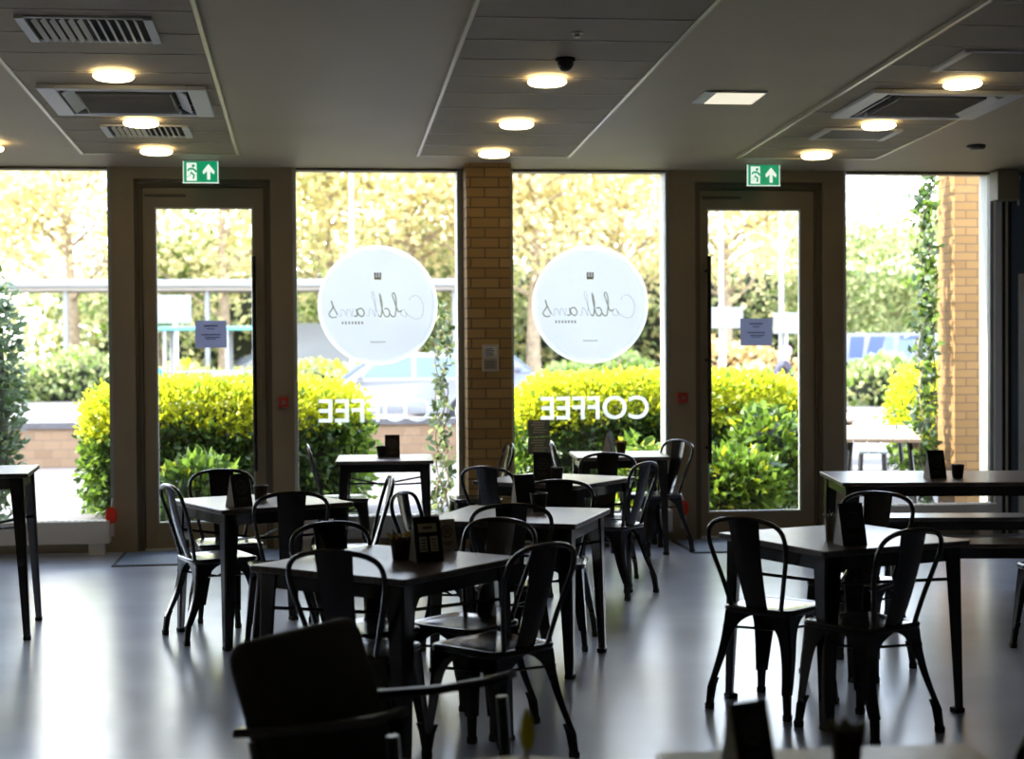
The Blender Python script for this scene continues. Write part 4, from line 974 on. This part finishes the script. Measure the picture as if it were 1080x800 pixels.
TB = make_table('cafe_table', .385, .385, .75, .085, .042, .008); _ft = [True]
def table(x, y, a, label, s=1.0):
    o = TB if _ft[0] else copy_tree(TB); _ft[0] = False
    o.location = (x, y, 0); o.rotation_euler = (0, 0, R(a)); o.scale = (s, s, 1); tag(o, label, 'table', 'square dark cafe tables')
table(-.31, 9.08, 25, 'square dark table at left in front of the left door')
table(.275, 6.44, 49, 'nearest centre table, square and dark, turned corner to camera')
table(1.02, 8.09, -23, 'second centre table from camera, square and dark')
table(1.51, 10.18, 51, 'third centre table from camera, square and dark')
table(2.34, 12.36, -4, 'farthest centre table, square and dark, by the right decal window', .93)
table(.52, 12.36, -3, 'square dark table by the window left of brick pillar', .95)
table(2.305, 6.90, 19.5, 'square dark table at right with menu standing on near corner', 1.02)
table(1.03, 2.965, -1.5, 'dark table cut off at the bottom right, nearest the camera', .88)
t = make_table('bar_table', .34, .34, .92, .075, .036, .03, bh=.6); t.location = (-1.94, 9.42, 0); t.rotation_euler = (0, 0, R(4)); tag(t, 'taller dark table cut off by the left edge', 'table')
t = make_table('long_table', .92, .45, .75, .09, .045, .0, brace=False); t.location = (4.17, 9.83, 0); t.rotation_euler = (0, 0, R(-9)); tag(t, 'long dark table by the right window with benches on both sides', 'table')
def bench(x, y, a, label):
    t = make_table('bench', .86, .15, .45, .06, .035, .0, brace=False); t.location = (x, y, 0); t.rotation_euler = (0, 0, R(a)); tag(t, label, 'bench', 'dark benches of the long table')
bench(4.27, 10.30, -9, 'dark bench on the window side of the long table'); bench(4.12, 8.90, -9, 'dark bench on the near side of the long table')
# small round table with a bud in a pot, bottom edge
t = tag(empty('round_side_table', (.38, 3.07, 0)), 'pale rimmed round side table cut by the bottom edge', 'table')
b = MB(); b.lathe([(.0, .725), (.245, .725), (.255, .735), (.252, .75), (.0, .75)], mat('pale_top', (.45, .43, .41), .35), 40); b.build('tabletop', t)
b = MB(); b.lathe([(.03, .03), (.025, .1), (.025, .68), (.07, .724)], M_black, 16); b.build('pedestal', t)
b = MB(); b.lathe([(.19, 0), (.19, .012), (.05, .03), (.03, .03)], M_black, 28); b.build('base', t)

# padded armchair in the foreground
AX, AY, APHI = .185, 4.345, -38
t = tag(empty('armchair', (AX, AY, 0), R(APHI - 90)), 'dark padded armchair with slim arms in the foreground', 'armchair')
M_uph = mat('charcoal_cloth', (.048, .045, .036), .85, bump=.15, bscale=300, noise=.15, nscale=10)
M_arm = mat('dark_arm', (.035, .030, .026), .35, coat=.3)
def pad(b, w, p0, p1, th, m, r=.05):
    """upholstered slab running from p0 to p1 (y, z), width w, thickness th, rounded"""
    y0, z0 = p0; y1, z1 = p1; L = math.hypot(y1 - y0, z1 - z0); ey, ez = (y1 - y0) / L, (z1 - z0) / L; ny, nz = -ez, ey
    rings = []
    for (d, s) in ((-th / 2, .90), (-th / 2 + .012, .97), (-th / 2 + .03, 1), (th / 2 - .03, 1), (th / 2 - .012, .97), (th / 2, .90)):
        pts = rrect(w / 2 - (1 - s) * .15, L / 2 - (1 - s) * .15, r, 0, 6)
        rings.append([(x, y0 + ey * (L / 2 + v) + ny * d, z0 + ez * (L / 2 + v) + nz * d) for x, v, _ in pts])
    b.loft(rings, m)
b = MB(); pad(b, .51, (-.17, .38), (-.325, .815), .085, M_uph); b.build('backrest', t)
b = MB(); pad(b, .51, (-.20, .36), (.30, .41), .11, M_uph); b.build('seat', t)
for sx in (-1, 1):
    b = MB(); b.loft([[(sx * .262 + a, y, z + c) for a, c in ((-.022, -.011), (.022, -.011), (.024, .0), (.018, .012), (-.018, .012), (-.024, 0))] for y, z in ((-.30, .585), (-.2, .598), (0, .632), (.15, .669), (.235, .698))], M_arm, smooth=False); b.build('armrest', t)
    b = MB(); b.tube([(sx * .262, .20, .635), (sx * .262, .25, .0)], [.017, .013], M_arm, 8); b.build('leg', t)
    b = MB(); b.tube([(sx * .262, -.25, .565), (sx * .262, -.20, .36), (sx * .262, -.30, .0)], [.015, .018, .013], M_arm, 8); b.build('leg', t)
b = MB(); b.tube([(-.275, -.21, .33), (.275, -.21, .33)], .014, M_arm, 8); b.tube([(-.275, .23, .33), (.275, .23, .33)], .014, M_arm, 8)
for sx in (-1, 1): b.tube([(sx * .262, -.21, .33), (sx * .262, .23, .33)], .014, M_arm, 8)
b.build('seat_frame', t)

# ------------------------------------------------------------------ things on the tables
def tent(x, y, z, a, label, pal=0, s=1.0, white=True, face=None):
    t = tag(empty('menu_holder', (x, y, z), R(a)), label, 'menu holder', 'folded menu cards on the tables'); t.scale = (s, s, s)
    W, D, H, th = .058, .045, .175, .003
    for sg, nm in ((-1, 'front_card'), (1, 'back_card')):
        b = MB(); m = face or M_card
        b.prism([(sg * D, 0), (sg * (D - th), 0), (sg * .0005, H - .004), (sg * .0025, H)], -W, W, m, 'X')
        if sg < 0 or white:
            wi = M_cardw
            b.prism([(sg * (D - th), .001), (sg * (D - th - .0012), .001), (sg * .0006, H - .008), (sg * .0012, H - .006)], -W + .001, W - .001, wi, 'X')
        b.build(nm, t)
    for sx in (-1, 1):
        b = MB(); b.prism([(-D + .004, .001), (D - .004, .001), (0, H - .012)], sx * (W - .001), sx * (W - .003), M_cardw, 'X'); b.build('end_panel', t)
    b = MB()
    def line(u0, u1, v0, v1, m):
        def P(u, v, o): return (u, -D + (D - .0025) * v / H - o, v + o * .25)
        b.add([P(u0, v0, .001), P(u1, v0, .001), P(u1, v1, .001), P(u0, v1, .001), P(u0, v0, .0), P(u1, v0, .0), P(u1, v1, .0), P(u0, v1, .0)], [(0, 1, 2, 3), (4, 7, 6, 5), (0, 4, 5, 1), (1, 5, 6, 2), (2, 6, 7, 3), (3, 7, 4, 0)], m)
    if pal == 1:
        line(-.04, .04, .115, .15, M_print); line(-.04, -.006, .04, .10, M_print); line(.006, .04, .04, .10, M_print)
        for k in range(4): line(-.033, -.012, .048 + k * .012, .053 + k * .012, M_card); line(.013, .034, .048 + k * .012, .053 + k * .012, M_card)
        line(-.02, .02, .128, .138, M_card)
    else:
        n = 14
        for k in range(n):
            q = 2 * math.pi * k / n; u, v = .032 * math.cos(q), .105 + .032 * math.sin(q); line(u - .006, u + .006, v - .004, v + .004, M_printw)
        for k in range(3): line(-.018, .018, .092 + k * .011, .097 + k * .011, M_printw)
        line(-.03, .03, .04, .046, M_printw); line(-.022, .022, .028, .033, M_printw)
    b.build('print', t)
def pot(x, y, z, label, m=M_pot, plant=None, s=1.0, h=.085, r=.042):
    t = tag(empty('plant_pot', (x, y, z)), label, 'plant pot', 'small table pots'); t.scale = (s, s, s)
    b = MB(); b.lathe([(r * .74, 0), (r * .78, .004), (r, h - .004), (r * 1.02, h), (r * .9, h), (r * .88, h - .014), (0, h - .014)], m, 22); b.build('pot', t)
    b = MB(); b.lathe([(r * .86, h - .016), (r * .84, h - .011), (0, h - .008)], M_soil, 16); b.build('soil', t)
    if plant:
        b = MB(); rnd = random.Random(int(x * 1000))
        for k in range(26):
            q = rnd.random() * 6.283; rr = r * .8 * math.sqrt(rnd.random()); el = .3 + rnd.random() * 1.1; L = .018 + .022 * rnd.random()
            p0 = Vector((rr * math.cos(q), rr * math.sin(q), h - .012)); d = Vector((math.cos(q) * math.cos(el), math.sin(q) * math.cos(el), math.sin(el)))
            b.tube([p0, p0 + d * L * .5, p0 + d * L], [.004, .007, .001], plant if k % 3 else M_succ, 6)
        b.build('succulent', t)
tent(-.415, 8.77, .75, 36, 'dark menu card standing at near corner of the left table')
pot(-.31, 9.07, .75, 'dark pot beside the menu card on the left table', M_brown)
tent(.43, 6.41, .75, 20, 'dark menu card with pale printed boxes on nearest centre table', 1)
pot(.335, 6.47, .75, 'brown pot of orange flowers on the nearest centre table', M_brown, M_yel, 1.1)
tent(.535, 6.76, .75, 20, 'beige backed card standing behind the menu on nearest centre table', 0, .72, face=mat('beige_card', (.55, .46, .33), .6))
tent(1.08, 8.40, .75, 200, 'menu card turned away on the second centre table', 0)
pot(1.135, 8.22, .75, 'dark pot on the second centre table', M_pot, None, 1.1)
tent(1.42, 10.10, .75, -3, 'dark menu card standing on third centre table', 0, 1.0)
pot(1.50, 10.02, .75, 'dark cup-shaped pot on the third centre table')
tent(2.29, 12.50, .75, 60, 'pale sided menu card on the farthest centre table', 0, .95)
pot(2.37, 12.42, .75, 'small brown pot with yellow plant on farthest centre table', M_brown, M_yel)
tent(.58, 12.42, .75, 0, 'dark menu card on the window table left of pillar', 0, .98)
pot(.50, 12.44, .75, 'dark pot on the window table left of pillar')
tent(3.87, 9.75, .75, 8, 'dark menu card on the long table at right')
pot(4.01, 9.73, .75, 'black pot on the long table at right')
tent(2.25, 6.62, .75, 12, 'dark menu card standing on the right-hand table')
pot(2.215, 6.78, .75, 'pale pot half hidden behind the menu on right-hand table', mat('pale_pot', (.45, .40, .32), .5), mat('white_flower', (.7, .66, .5), .5), .8, .13, .03)
tent(.86, 3.16, .75, 22, 'dark menu card on the nearest table at bottom edge', 0, .78)
pot(1.07, 3.17, .75, 'dark pot of succulents on the nearest table at bottom edge', M_brown, mat('succ_pale', (.16, .15, .07), .6), .85)
t = tag(empty('bud_vase', (.405, 3.17, .75)), 'small vase with one yellow-green bud at the bottom edge', 'vase')
b = MB(); b.lathe([(.014, 0), (.018, .006), (.019, .018), (.013, .028), (.011, .032), (.009, .032), (.009, .01), (0, .01)], M_pot, 18); b.build('vase', t)
b = MB(); b.tube([(0, 0, .012), (.002, 0, .035), (.006, 0, .055)], .003, mat('stem_green', (.16, .20, .03), .5), 6); b.build('stem', t)
b = MB(); b.lathe([(.002, .045), (.013, .062), (.017, .085), (.013, .110), (.006, .128), (.001, .138)], mat('bud_yellow', (.55, .50, .03), .5, transl=.4), 12, Matrix.Translation((.006, 0, 0)), sx=1, sy=.8); b.build('bud', t)
